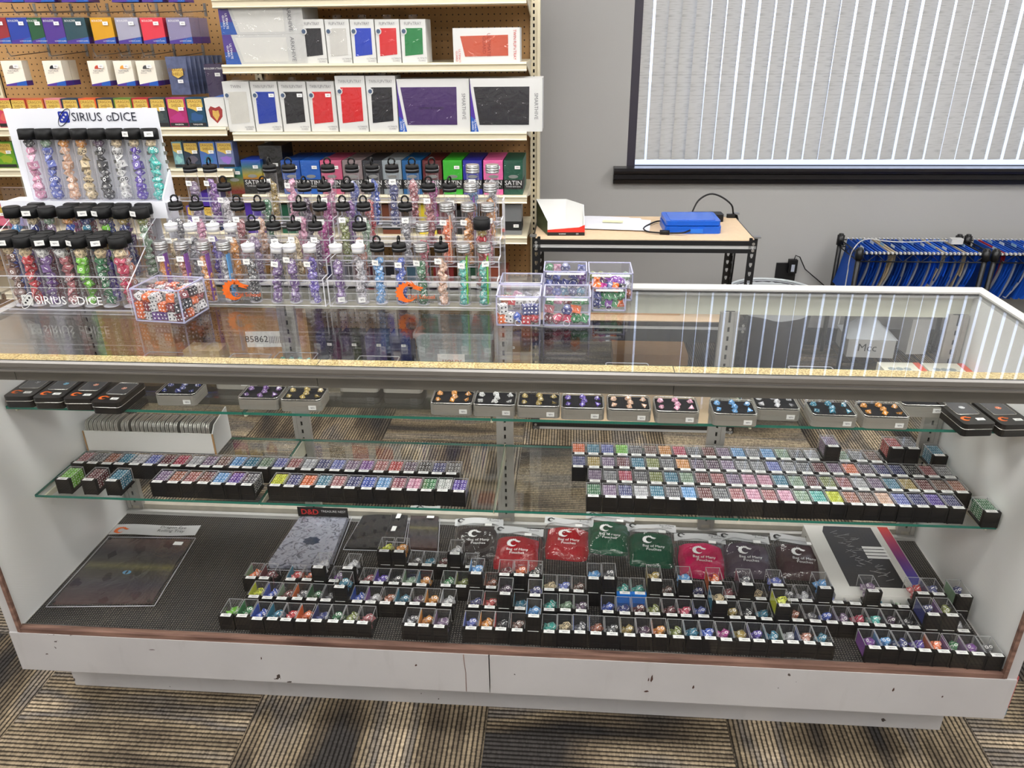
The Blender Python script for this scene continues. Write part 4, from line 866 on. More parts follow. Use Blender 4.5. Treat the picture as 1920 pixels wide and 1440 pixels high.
tip = MB().box(-.004, .004, -.006, .012, -.003, .007).mesh('rod_tip', WHITE)
tabm = MB().prism([(.05, 0), (.10, 0), (.098, .014), (.052, .014)], -.0006, .0006, 'yz').mesh('index_tab', TINT)
def folder(x, col, label, group, k):
    t = thing('hanging_folder', label, 'folder', (x, RF, RZ - .008), 0, group)
    part('folder_sheets', fms[k % 4], t, color=col)
    if k % 3 == 1: part('papers', pms[k % 4], t)
    part('rod_tip', tip, t); part('rod_tip', tip, t, loc=(0, D - .006, 0))
    if k % 2 == 0: part('index_tab', tabm, t, color=rgb(150, 190, 220) if k % 4 else rgb(210, 220, 226), loc=(0, (k * 37 % 5) * .035, .003))
xs = [RXA + .035, RXA + .06, RXA + .085, RXA + .10]; x = RXA + .16
for i in range(27):
    u = i / 26; xs.append(RXA + .06 + u * (RXB - RXA - .09))
xs = sorted(set(round(q, 4) for q in xs)); xs = [q for i, q in enumerate(xs) if i == 0 or q - xs[i - 1] > .012]
for i, q in enumerate(xs):
    sh = random.uniform(.5, 1.5); col = (lin(18) * sh, lin(84) * sh, lin(190) * sh, 1); lb = 'blue hanging file folder on the wire rack by the trash can'
    if i in (6, 7, 19, 24): col = rgb(190, 176, 150); lb = 'beige paper-stuffed hanging folder, %s on the rack by the trash can' % ordinal((6, 7, 19, 24).index(i))
    folder(q, col, lb, 'blue hanging folders' if i not in (6, 7, 19, 24) else 'beige folders', i)
for i in range(26):
    q = RXB + .075 + i * .021; sh = random.uniform(.5, 1.5)
    folder(q, rgb(170, 36, 48) if i == 1 else (lin(18) * sh, lin(84) * sh, lin(190) * sh, 1), 'red hanging file folder on the right-hand wire rack' if i == 1 else 'blue hanging file folder on the wire rack at the right edge', 'folders at the right edge', i)
# white charger and its cord lying across the folders
t = thing('phone_charger', 'white charger block with long white cord lying across the folders', 'charger', (0, 0, 0))
c0 = atZ(1792, 455, RZ + .012)
part('charger_block', rbox(MB(), c0.x - .03, c0.x + .03, c0.y - .02, c0.y + .02, RZ + .008, RZ + .034, .008), t, WHITE)
cz = RZ + .014
pts = [tuple(atZ(a, b_, cz)) for a, b_ in ((1778, 452), (1745, 452), (1700, 454), (1660, 452), (1632, 448), (1615, 452), (1604, 462))] + [(RXA - .02, RF + .06, RZ - .04), (RXA - .022, RF + .05, RZ - .15), (RXA - .024, RF + .04, RZ - .4)]
part('cord', MB().tube(smooth(pts), .003), t, WHITE)
# boxes and bagged parcel on the rack's bottom shelf
t = thing('white_carton', 'white carton with handwritten letters and a plastic bag on top', 'carton', (1.79, 2.50, FLOOR + .064), -.06)
part('carton', MB().box(-.12, .12, 0, .22, 0, .10), t, WPAINT); text('Mcc', .06, INK, t, (-.02, -.001, .055))
part('plastic_bag', MB().grid(12, 10, lambda u, v: (-.13 + .26 * u, .0 + .22 * v, .102 + .08 * math.sin(u * PI) * math.sin(v * PI) * (1 + .3 * math.sin(u * 9 + v * 7)))), t, BAGM)
single('white_carton', MB().box(-.05, .05, 0, .1, 0, .2), 'narrow white carton beside the handwritten one', 'carton', WPAINT, loc=(2.05, 2.56, FLOOR + .064), rotz=.1)
# ================================================================ DICE TUBES AND ACRYLIC DISPLAYS ON THE COUNTER TOP
TZ = TOP + .0012
PAL = {k: rgb(*v) for k, v in dict(lime=(120, 200, 40), green=(40, 130, 70), emerald=(20, 110, 60), blue=(40, 84, 190), teal=(40, 130, 160), red=(190, 30, 40), orange=(236, 110, 36), navy=(40, 50, 120), olive=(130, 140, 60), rose=(170, 90, 96), smoke=(96, 96, 102), amber=(220, 144, 40), mauve=(130, 104, 140), periwinkle=(96, 110, 190), black=(34, 34, 40), brown=(120, 80, 66), skyblue=(90, 160, 220), turquoise=(50, 176, 164), cream=(222, 200, 158), copper=(170, 96, 64), gold=(176, 150, 70), plum=(80, 50, 84), magenta=(190, 50, 150), violet=(90, 60, 170), pearl=(190, 190, 196), purple=(130, 70, 160), yellow=(214, 222, 30), maroon=(110, 34, 42), crimson=(196, 44, 84), sage=(130, 160, 130), pink=(220, 150, 180), white=(226, 226, 224), clear=(200, 196, 200), peach=(226, 180, 150), grey=(140, 140, 146), darkred=(130, 30, 40), bluered=(110, 70, 140), aqua=(60, 190, 180)).items()}
NICE = dict(darkred='dark red', bluered='purple-red', skyblue='sky blue', clear='clear', aqua='aqua green')
def cname(k): return NICE.get(k, {'pearl': 'pearl white', 'smoke': 'smoky grey', 'amber': 'amber orange', 'lime': 'lime green', 'sage': 'sage green', 'navy': 'navy blue'}.get(k, k))
def stack_mesh(r, z0, z1, n, jit, small=1.0):
    b = MB()
    for i in range(n):
        rr = r * (.98, .9, .86, .84, .92, .9, .84)[i % 7] * small; a = random.uniform(0, 6.28); o = jit * r
        M = Matrix.Translation((o * math.cos(a), o * math.sin(a), z0 + (z1 - z0) * (i + .5) / n)) @ rot_any() @ Matrix.Scale(rr, 4); b.poly(SOLIDS[i % 7], M)
    return b.mesh('dice', DICE)
random.seed(11)
OSR, OSH = .0152, .140
STK_OS = [stack_mesh(.0136, .004, .104, 10, .12) for _ in range(3)] + [stack_mesh(.0105, .004, .108, 26, .42) for _ in range(3)]
def tube_body(r, h):
    b = MB(); b.cyl(0, 0, 0, h, r, 16, top=False, bot=False, m=0); b.cyl(0, 0, 0, .0015, r, 16, m=1, top=False); b.cyl(0, 0, h - .004, h, r * 1.06, 16, m=1, top=False, bot=False)
    return b.mesh('tube_body', [TUBEM, AEDGE])
OSB = tube_body(OSR, OSH)
def paler(k, f=.3): c = PAL[k]; return tuple(q + (.8 - q) * f if q < .8 else q for q in c[:3]) + (1,)
CAPW = plain('white_cap', rgb(232, 232, 232), .35); CAPS = plain('silver_cap', rgb(186, 186, 186), .28, .85); CAPK = plain('black_cap', rgb(13, 13, 14), .6, spec=.3)
def cap_loop():
    b = MB(); R = OSR * 1.13
    b.cyl(0, 0, OSH - .009, OSH - .003, R, 16); b.cyl(0, 0, OSH - .003, OSH - .001, R * .9, 16); b.cyl(0, 0, OSH - .001, OSH + .009, R * 1.02, 16, R * .96); return b.mesh('cap', CAPK)
def cap_silver():
    b = MB(); R = OSR * 1.08
    for i in range(3): b.cyl(0, 0, OSH - .010 + i * .006, OSH - .0055 + i * .006, R, 16, R * 1.05); b.cyl(0, 0, OSH - .0055 + i * .006, OSH - .002 + i * .006, R * 1.05, 16, R * .97)
    return b.mesh('cap', CAPS)
def cap_white():
    b = MB(); b.cyl(0, 0, OSH - .014, OSH - .001, OSR * .97, 16); b.cyl(0, 0, OSH - .001, OSH + .004, OSR * 1.04, 16); return b.mesh('cap', CAPW)
loop_me = MB().tube([(.0082 * math.cos(i * PI / 7), 0, OSH + .0165 + .0095 * math.sin(i * PI / 7)) for i in range(14)], .0024, 5, closed=True).mesh('ring', CAPK)
loopw_me = MB().tube([(.0045 * math.cos(i * PI / 5), 0, OSH + .0065 + .0045 * math.sin(i * PI / 5)) for i in range(10)], .0014, 5, closed=True).mesh('hang_loop', CAPW)
CL, CS, CW = cap_loop(), cap_silver(), cap_white()
ttag = MB().box(-.0085, .0085, -OSR - .0012, -OSR - .0004, -.0065, .0065).mesh('price_tag', TAGP)
strip_me = MB().box(OSR * .45, OSR * .62, -OSR * .66, OSR * .5, .004, OSH - .02).mesh('paper_strip', TINT)
rown = ['front', 'second', 'third', 'fourth', 'back']
def os_tube(x, y, z, cap, colr, label, i, strip=None, tilt=0.0):
    t = thing('dice_tube', label, 'dice tube', (x, y, z), 0, 'capped dice tubes in the clear stepped stands')
    if tilt: t.rotation_euler = (0, tilt, 0)
    part('tube_body', OSB, t)
    o = part('dice', STK_OS[(i * 7 + len(label)) % 6], t, color=paler(colr, .08), stuff=True); o.rotation_euler = (0, 0, random.uniform(0, 6.28))
    part('cap', {'l': CL, 's': CS, 'w': CW}[cap], t)
    if cap == 'l': o = part('ring', loop_me, t); o.rotation_euler = (0, 0, random.choice((0, .2, .5, 1.2, 1.5)))
    if cap == 'w': o = part('hang_loop', loopw_me, t); o.rotation_euler = (0, 0, random.choice((0, .3, 1.2)))
    o = part('price_tag', ttag, t, loc=(random.uniform(-.004, .002), 0, random.choice((.1, .105, .11)) if random.random() < .8 else .012)); o.rotation_euler = (0, 0, random.uniform(-.4, .3))
    if strip: part('paper_strip', strip_me, t, color=PAL[strip])
ROWS = [
 "301 s amber purple;340 s copper purple;380 s amber purple;419 s grey skyblue;465 w black;519 w bluered;542 w bluered;580 w violet;629 w bluered;671 w clear;707 l skyblue;748 l blue;788 s emerald;827 l peach;868 s aqua lime;907 s turquoise lime",
 "321 w cream;357 w grey;399 w violet;432 w amber;474 l mauve;513 l smoke;551 l cream;591 l plum;674 l copper;792 s crimson",
 "330 l smoke;369 l pink;446 l rose;485 l peach;562 l pink;600 l magenta;643 l olive;682 l sage;760 l grey;837 s orange peach;877 s amber;914 s rose",
 "421 l clear;495 l emerald;571 l plum;608 l magenta;652 l purple;690 l red;804 l rose;843 l clear;882 s copper purple;919 s amber",
 "357 l mauve;394 l purple;506 l gold;542 l pink;615 l pink;660 l periwinkle;698 l blue;735 l navy;773 l rose;810 l magenta;886 s skyblue;923 s clear"]
CAPY = [463, 426, 391, 356, 320]
OSX = [(-.852, -.417), (-.409, .006)]
def row_y(r): return .368 + .0435 * r
def row_z(r): return TZ + .0385 * r + .004
for r, s in enumerate(ROWS):
    for i, e in enumerate(s.split(';')):
        w = e.split(); px = float(w[0]); x = atY(px, CAPY[r], row_y(r)).x
        capn = {'l': 'black ring cap', 's': 'silver screw cap', 'w': 'white cap'}[w[1]]
        tl = .13 if (r == 0 and px == 519) else 0
        if tl: x -= .018
        os_tube(x, row_y(r), row_z(r), w[1], w[2], '%sdice tube, %s, %s dice, %s from left in the %s row' % ('leaning ' if tl else '', capn, cname(w[2]), ordinal(i), rown[r]), i + r, w[3] if len(w) > 3 else None, tl)
# the stepped stands
def dragon(b, cx, cz, s, a0, a1, plane='xz', m=0):
    n = 22; outer = []; inner = []
    for i in range(n + 1):
        t = math.radians(72 + 250 * i / n); sp = 1 + (.2 if i % 2 == 1 and i < 15 else 0)
        outer.append((cx + s * sp * math.cos(t), cz + s * sp * math.sin(t))); inner.append((cx + s * .34 + s * .70 * math.cos(t), cz + s * .05 + s * .74 * math.sin(t)))
    for i in range(n):  # body as short blocks so the crescent stays convex piecewise
        q = [outer[i], outer[i + 1], inner[i + 1], inner[i]]; b.prism(q, a0, a1, plane, m)
    for q in ([(.1, .72), (.3, 1.0), (.62, .92), (.6, .66)], [(.6, .92), (.95, .72), (1.35, .62), (1.3, .5), (.9, .5), (.6, .64)], [(.55, .64), (.9, .5), (1.2, .36), (1.15, .3), (.8, .4), (.5, .5)], [(.25, .98), (.0, 1.22), (.42, 1.0)], [(.5, .95), (.36, 1.28), (.68, .92)]):
        b.prism([(cx + s * p[0] * 1.3, cz + s * (p[1] * 1.12 - .06)) for p in q], a0, a1, plane, m)
    return b
for k, (x0, x1) in enumerate(OSX):
    t = thing('tube_stand', 'clear acrylic five-step tube stand with orange dragon logo, %s of the pair' % ('left' if k == 0 else 'right'), 'display stand', (x0, 0, TZ), 0, 'clear stepped tube stands'); W = x1 - x0
    yf = row_y(0) - .022
    pts = [(yf, 0)]
    for r in range(5): pts += [(row_y(r) - .0218, row_z(r) - TZ + .066), (row_y(r) + .0217, row_z(r) - TZ + .066)]
    pts += [(row_y(4) + .022, 0)]
    for x in (0, W - .003): part('side_panel', MB().prism(pts, x, x + .003, 'yz', 0, 1), t, [ACRYL, AEDGE])
    for r in range(5):
        z = row_z(r) - TZ; y0, y1 = row_y(r) - .0215, row_y(r) + .0215
        part('tier', MB().box(.003, W - .003, y0, y1, max(.0, z - .004), z - .001, {'f': 1, 'k': 1}), t, [ACRYL, AEDGE])
        part('guide_plate', MB().box(.003, W - .003, y0, y1, z + .060, z + .063, {'f': 1, 'k': 1}), t, [ACRYL, AEDGE])
        part('front_lip', MB().box(.003, W - .003, y0, y0 + .002, z + (-.001), z + (.020 if r else .030), {'t': 1}), t, [ACRYL, AEDGE])
    cx = .150 if k == 0 else .175
    cx = atY(437 if k == 0 else 762, 545, yf).x - x0
    b = dragon(MB(), cx, .037, .0235, yf - .0012, yf - .0002); part('dragon_logo', b, t, ORANGE)
    text('Old School', .0145, plain('orange_ink', rgb(226, 96, 30), .5), t, (cx + .036, yf - .0016, .028)); text('DICE & ACCESSORIES', .0066, INK, t, (cx + .034, yf - .0016, .015))
# gold and red tube with flat black cap in the second row
# ---------------------------------------------------------------- second make of tubes: wide clear tubes with flat black caps
SR, SH = .0185, .160
SB = tube_body(SR, SH); SCAP = MB().cyl(0, 0, SH - .014, SH + .010, SR * 1.10, 18).cyl(0, 0, SH + .010, SH + .012, SR * 1.04, 18, SR * .94).mesh('cap', CAPK)
stag = MB().box(-.010, .010, -SR * 1.10 - .0014, -SR * 1.10 - .0004, -.006, .006).mesh('price_tag', TAGP)
STK_S = [stack_mesh(.0160, .004, .128, 7, .1) for _ in range(4)]
DIES = [[die_mesh(k, .0158 * (1.0, .92, .9, .88, .95, .98, .9)[k]) for k in (0, 1, 2, 3, 4, 5, 6)] for _ in range(2)]
def s_tube(x, y, z, colr, label, i, top=None, tagged=True, individual=None, lean=0.0):
    t = thing('dice_tube', label, 'dice tube', (x, y, z), 0, 'flat-capped dice tubes'); t.rotation_euler = (lean, 0, 0)
    part('tube_body', SB, t); part('cap', SCAP, t)
    if tagged: o = part('price_tag', stag, t, loc=(0, 0, SH - .001)); o.rotation_euler = (0, 0, random.uniform(-.6, .5))
    if individual is None:
        o = part('dice', STK_S[i % 4], t, color=PAL[colr], stuff=True); o.rotation_euler = (0, 0, random.uniform(0, 6.28))
        if top: part('dice', die_mesh(0, .0135), t, color=PAL[top], loc=(0, 0, .138))
    else:
        for k in range(7):
            kk = (0, 1, 4, 2, 3, 5, 6)[k] if k < 7 else 0
            zz = .132 - k * .0195; a = random.uniform(0, 6.28)
            c = PAL[top] if (k == 0 and top) else PAL[colr]
            single('die', DIES[(i + k) % 2][kk], '%s die stacked in %s' % ('top ' + cname(top) if (k == 0 and top) else cname(colr), individual), 'die', group='dice in ' + individual, color=c, loc=(x + .003 * math.cos(a), y + .003 * math.sin(a), z + zz), rotz=random.uniform(0, 6.28))
SROWS = [("10 brown cream;41 red cream;75 bluered white;111 rose white;144 lime cream;180 emerald cream;219 crimson cream".split(';'), .315, 450, 0),
 ("17 blue grey;53 purple cream;87 darkred grey;122 maroon cream;158 brown cream;192 violet gold;228 copper plum".split(';'), .358, 439, 0),
 ("22 skyblue cream;56 navy cream;87 mauve sage;122 blue amber;156 teal navy;190 lime plum;226 navy gold;262 sage olive".split(';'), .402, 393, 1),
 ("68 plum cream;135 magenta amber;165 rose navy;199 blue gold;230 purple cream;268 maroon cream".split(';'), .445, 384, 1)]
SZ = [TZ + .006, TZ + .057]
for r, (lst, y, py, tier) in enumerate(SROWS):
    for i, e in enumerate(lst):
        w = e.split(); x = atY(float(w[0]), py, y).x
        nm = ('front', 'second', 'third', 'rear')[r]
        s_tube(x, y, SZ[tier], w[1], 'black flat-capped tube of %s dice, %s from left, %s row of the left stand' % (cname(w[1]), ordinal(i), nm), i, w[2], random.random() < .6, ('the %s front-row tube of the left stand' % ordinal(i)) if r == 0 and i > 0 else None)
S0, S1 = -1.245, -.862
st = thing('tube_stand', 'clear acrylic stand with white lettered header board, full of wide tubes', 'display stand', (S0, 0, TZ)); W = S1 - S0
for z, y0, y1 in ((.0, .288, .385), (.051, .380, .470)):
    part('tier', MB().box(0, W, y0, y1, z, z + .004, {'f': 1, 'k': 1}), st, [ACRYL, AEDGE]); part('guide_plate', MB().box(0, W, y0, y1, z + .085, z + .088, {'f': 1, 'k': 1}), st, [ACRYL, AEDGE])
part('front_plate', MB().box(0, W, .262, .265, 0, .066, {'t': 1, 'r': 1}), st, [ACRYL, AEDGE]); part('floor_plate', MB().box(0, W, .262, .30, 0, .003, {'f': 1}), st, [ACRYL, AEDGE])
for x in (0, W - .003): part('side_panel', MB().prism([(.262, 0), (.262, .066), (.375, .135), (.375, .16), (.47, .20), (.47, 0)], x, x + .003, 'yz', 0, 1), st, [ACRYL, AEDGE])
HW = plain('gloss_white_board', rgb(226, 228, 236), .25)
BY = .520
part('header_board', MB().box(.006, W + .018, BY, BY + .004, .215, .445), st, HW)
part('ledge', MB().box(-.02, W + .03, .455, BY + .006, .212, .228), st, HW); part('ledge', MB().box(-.02, W + .03, .452, .456, .190, .232), st, HW)
part('cheek', MB().prism([(.46, .10), (.52, .10), (.52, .30), (.46, .24)], W + .02, W + .024, 'yz'), st, HW)
part('front_plate', MB().box(-.01, W + .02, .455, .457, .228, .265, {'t': 1}), st, [ACRYL, AEDGE])
part('back_leg', MB().box(.03, .034, .46, .52, 0, .212).box(W - .034, W - .03, .46, .52, 0, .212), st, HW)
part('back_panel', MB().box(.0, W, BY - .002, BY + .002, 0, .214), st, [ACRYL])
# little square cut-outs between the tubes on the header board
sq = MB().box(-.004, .004, -.0008, .001, -.004, .004).mesh('cutout', plain('cutout_grey', rgb(120, 120, 112), .6))
bx = [atY(px, 250, .5).x for px in (49, 81, 114, 147, 180, 214, 247, 279)]
for i in range(8):
    for j in range(6): part('cutout', sq, st, loc=(bx[i] - S0 + .022, BY - .0006, .255 + .021 * j))
BLUELOGO = plain('logo_blue', rgb(24, 44, 150), .4); NAVYI = plain('logo_navy', rgb(28, 30, 50), .4)
def sirius(parent, x, y, z, s, mdie, mtxt):
    part('die_logo', MB().prism(rrect(x - s * 1.05, x + s * .55, z - s * .75, z + s * .85, s * .2), y - .0008, y, 'xz'), parent, mdie)
    for px, pz in ((-.6, .45), (.15, .4), (-.25, .0), (-.6, -.35)): part('die_pip', MB().prism([(x + s * px + s * .16 * math.cos(i * PI / 4), z + s * pz + s * .16 * math.sin(i * PI / 4)) for i in range(8)], y - .0012, y - .0004, 'xz'), parent, WHITE if mdie is BLUELOGO else SHADOW)
    ring = [(x - s * .2 + s * 1.25 * math.cos(i * PI / 12) * .8 + s * .5 * math.sin(i * PI / 12), y - .0012, z + s * 1.15 * math.sin(i * PI / 12) + s * .45 * math.cos(i * PI / 12)) for i in range(24)]
    part('orbit_ring', MB().tube(ring, s * .05, 4, closed=True), parent, mtxt)
    text('SIRIUS', s * 1.75, mtxt, parent, (x + s * .95, y - .001, z), align='LEFT'); text('\u03b1', s * 1.5, mtxt, parent, (x + s * 6.35, y - .001, z - s * .1), align='LEFT'); text('DICE', s * 1.75, mtxt, parent, (x + s * 7.25, y - .001, z), align='LEFT')
q = atY(123, 220, BY); sirius(st, q.x - S0, BY - .0004, q.z - TZ, .0165, BLUELOGO, NAVYI)
q = atY(55, 563, .262); sirius(st, q.x - S0, .2616, q.z - TZ, .0165, WHITE, WINK)
SB5 = "49 pink black;81 periwinkle sage;114 peach amber;147 cream amber;180 black plum;214 white cream;247 violet cream;279 aqua cream".split(';')
for i, e in enumerate(SB5):
    w = e.split(); x = bx[i] + .002
    s_tube(x, .490, TZ + .229, w[1], 'black-capped tube of %s dice, %s from left against the white header board' % (cname(w[1]), ordinal(i)), i, w[2], i > 5, None, -.06)
x = atY(903, 420, row_y(1)).x
s_tube(x, row_y(1) + .002, row_z(1) - .01, 'red', 'black flat-capped tube of gold and red dice at right end of stepped stands', 2, 'gold', False)
# ---------------------------------------------------------------- clear acrylic bins of loose dice
random.seed(5)
DB = [die_mesh(k, .0138) for k in (0, 1, 4, 3, 2)]
D6P = MB(); D6P.poly((lambda d: (d[0], d[1], [[(0, 0), (1, 0), (1, 1), (0, 1)]] * len(d[1])))(D6), Matrix.Scale(.0158, 4)); D6M = D6P.mesh('die', PIPS)
def bin_(name, label, x, y, w, d, h, rotz, fill, cols, group, pip=False, lid=True, n=(6, 3), hole=True, fillz=None):
    t = thing('acrylic_bin', label, 'bin', (x, y, TZ), rotz, 'clear acrylic dice bins'); e = .0028
    part('walls', MB().box(-w, w, 0, d, 0, h, {'t': 0}), t, BINM)
    b = MB()
    for X in (-w, w - e):
        for Y in (0, d - e): b.box(X, X + e, Y, Y + e, 0, h)
    for Z in (0, h - e):
        b.box(-w, w, 0, e, Z, Z + e); b.box(-w, w, d - e, d, Z, Z + e); b.box(-w, -w + e, 0, d, Z, Z + e); b.box(w - e, w, 0, d, Z, Z + e)
    part('edges', b, t, BEDGE)
    if lid: part('label_strip', MB().box(-w + .008, w - .008, -.0012, 0, h - .009, h - .004), t, PAPER)
    if hole: part('finger_hole', MB().tube([(.007 * math.cos(i * PI / 8), -.001, .008 + .007 * math.sin(i * PI / 8)) for i in range(17)], .0009, 4), t, AEDGE)
    R = Matrix.Rotation(rotz, 3, 'Z'); nx, nl = n
    for l in range(fill):
        for i in range(nx):
            for j in range(nl):
                if random.random() < .1 and l == fill - 1: continue
                px = -w + .013 + (2 * w - .026) * (i / max(1, nx - 1)) + random.uniform(-.001, .001); py = .013 + (d - .026) * j / max(1, nl - 1); pz = .0135 + l * .0205 + random.uniform(0, .003)
                if not (j == 0 or l == fill - 1 or (rotz and i == nx - 1)): continue     # only what the clear walls show
                q = R @ Vector((px, py, 0)); cn = random.choice(cols)
                o = single('die', D6M if pip and random.random() < .8 else random.choice(DB), '%s die lying loose in %s' % (cname(cn), group), 'die', group='loose dice in ' + group, color=PAL[cn], loc=(x + q.x, y + q.y, TZ + pz), rotz=rotz + random.uniform(-.5, .5))
                if pip: o.rotation_euler = (random.choice((0, PI / 2, .2)), random.choice((0, PI / 2, -.2)), o.rotation_euler.z)
bin_('b', 'clear acrylic bin of white and mixed dice, front left of the bin group', .061, .232, .050, .090, .070, 0, 2, ['white', 'white', 'white', 'blue', 'orange', 'red', 'navy', 'copper'], 'the front left bin', True, n=(5, 2))
bin_('b', 'clear acrylic bin of mixed swirled dice, front middle of the bin group', .170, .234, .053, .092, .070, 0, 2, ['navy', 'orange', 'maroon', 'black', 'crimson', 'green', 'copper', 'rose', 'pink'], 'the front middle bin', n=(5, 2))
bin_('b', 'small clear acrylic bin of bright dice at right of the bin group', .269, .342, .040, .070, .058, 0, 3, ['orange', 'magenta', 'green', 'purple', 'black', 'navy', 'orange', 'plum'], 'the right-hand small bin', n=(5, 2))
bin_('b', 'clear acrylic bin of pale dice behind the front left bin', .060, .330, .050, .085, .070, 0, 1, ['pearl', 'pink', 'white', 'sage'], 'the rear left bin', n=(4, 2), hole=False)
bin_('b', 'clear acrylic bin of blue and orange dice behind the front middle bin', .164, .432, .054, .090, .070, 0, 3, ['navy', 'orange', 'teal', 'pink', 'green', 'bluered', 'periwinkle'], 'the rear middle bin', n=(5, 2), hole=False)
bin_('b', 'large clear acrylic bin of copper and pale dice at rear right', .275, .420, .054, .100, .070, 0, 2, ['copper', 'sage', 'copper', 'pearl', 'olive'], 'the rear right bin', n=(5, 2), hole=False)
a = math.atan2(.202 - .225, -.703 + .827)
bin_('b', 'clear acrylic cube of maroon, orange and white pipped dice by the left stand', -.773, .218, .062, .108, .080, -.1, 3, ['maroon', 'orange', 'white', 'white', 'black', 'darkred', 'orange', 'white', 'bluered'], 'the left cube', True, False, (6, 4), False)
# ================================================================ GOODS INSIDE THE CASE
random.seed(21)
# ---------------------------------------------------------------- small dice boxes
DW, DD, DH = .0372, .066, .043
hw = DW / 2
b = MB(); b.box(-hw, hw, 0, .011, DH - .010, DH); b.box(-hw, hw, .0012, .011, 0, DH - .010); b.box(-hw, -hw + .004, 0, .0012, 0, DH - .010); b.box(hw - .004, hw, 0, .0012, 0, DH - .010); b.box(-hw + .004, hw - .004, 0, .0012, DH * .32, DH * .36); b.box(-hw, hw, .011, DD, 0, .004)
TRAY = b.mesh('tray', BLACKP)
TRAYB = b.mesh('tray', plain('blue_tray', rgb(24, 110, 200), .35))
b = MB(); b.box(-hw + .0006, hw - .0006, .011, DD - .0004, .004, DH - .0002, skip=('b', 'f'))
e = .0011
for X in (-hw + .0004, hw - .0004 - e): b.box(X, X + e, .011, DD, DH - e, DH, 1); b.box(X, X + e, DD - e, DD, .004, DH, 1)
b.box(-hw, hw, DD - e, DD, DH - e, DH, 1)
LID = b.mesh('lid', [LIDM, LEDGE])
TAGM = MB().box(-.0130, .0130, .0004, .0106, DH, DH + .0006).mesh('price_tag', TAGP)
INS = MB().box(-hw + .0012, -hw + .0022, .013, DD - .003, .005, DH - .003).mesh('card_insert', TINT)
INSB = MB().box(-hw + .0012, hw - .0012, DD - .0034, DD - .0026, .005, DH * .7).mesh('card_insert', TINT)
def seven(seed):
    r = random.Random(seed); bb = MB(); st_ = random.getstate(); random.seed(seed)
    spots = [(-.006, .022, .0155), (.006, .023, .0155), (0, .035, .0155), (-.006, .050, .0145), (.006, .052, .0145), (-.003, .029, .029), (.005, .043, .028)]
    for k, (x, y, z) in enumerate(spots):
        bb.poly(SOLIDS[k], Matrix.Translation((x + r.uniform(-.001, .001), y + r.uniform(-.002, .002), z)) @ rot_any() @ Matrix.Scale(.0122, 4))
    random.setstate(st_); return bb.mesh('dice', DICE)
SEV = [seven(s) for s in range(6)]
def d6grid(nx, ny, nz, size):
    bb = MB(); d6 = (D6[0], D6[1], [[(0, 0), (1, 0), (1, 1), (0, 1)]] * 6)
    x0, x1, y0, y1 = -hw + .0025 + size / 2, hw - .0025 - size / 2, .013 + size / 2, DD - .003 - size / 2
    for i in range(nx):
        for j in range(ny):
            for k in range(nz):
                bb.poly(d6, Matrix.Translation((x0 + (x1 - x0) * i / (nx - 1), y0 + (y1 - y0) * j / (ny - 1), DH - .0035 - size / 2 - k * size)) @ Matrix.Rotation(random.choice((0, PI / 2)), 4, 'Z') @ Matrix.Scale(size / 1.24 * .97, 4))
    return bb.mesh('dice', PIPS)
BLK12, BLK36 = d6grid(2, 3, 2, .0155), d6grid(3, 4, 3, .0112)
def dice_box(x, y, z, colr, label, group, kind='seven', i=0, insert=None, blue=False, rotz=0.0):
    t = thing('dice_box', label, 'dice box', (x, y, z), rotz, group)
    part('tray', TRAYB if blue else TRAY, t); part('lid', LID, t); o = part('price_tag', TAGM, t, loc=(random.uniform(-.003, .003), 0, 0))
    part('dice', SEV[i % 6] if kind == 'seven' else (BLK12 if kind == '12' else BLK36), t, color=PAL[colr], stuff=True)
    if insert: part('card_insert', INS, t, color=insert)
DECKZ = DECK + .002
ROWY = {1: .020, 2: .095, 3: .169, 4: .248}
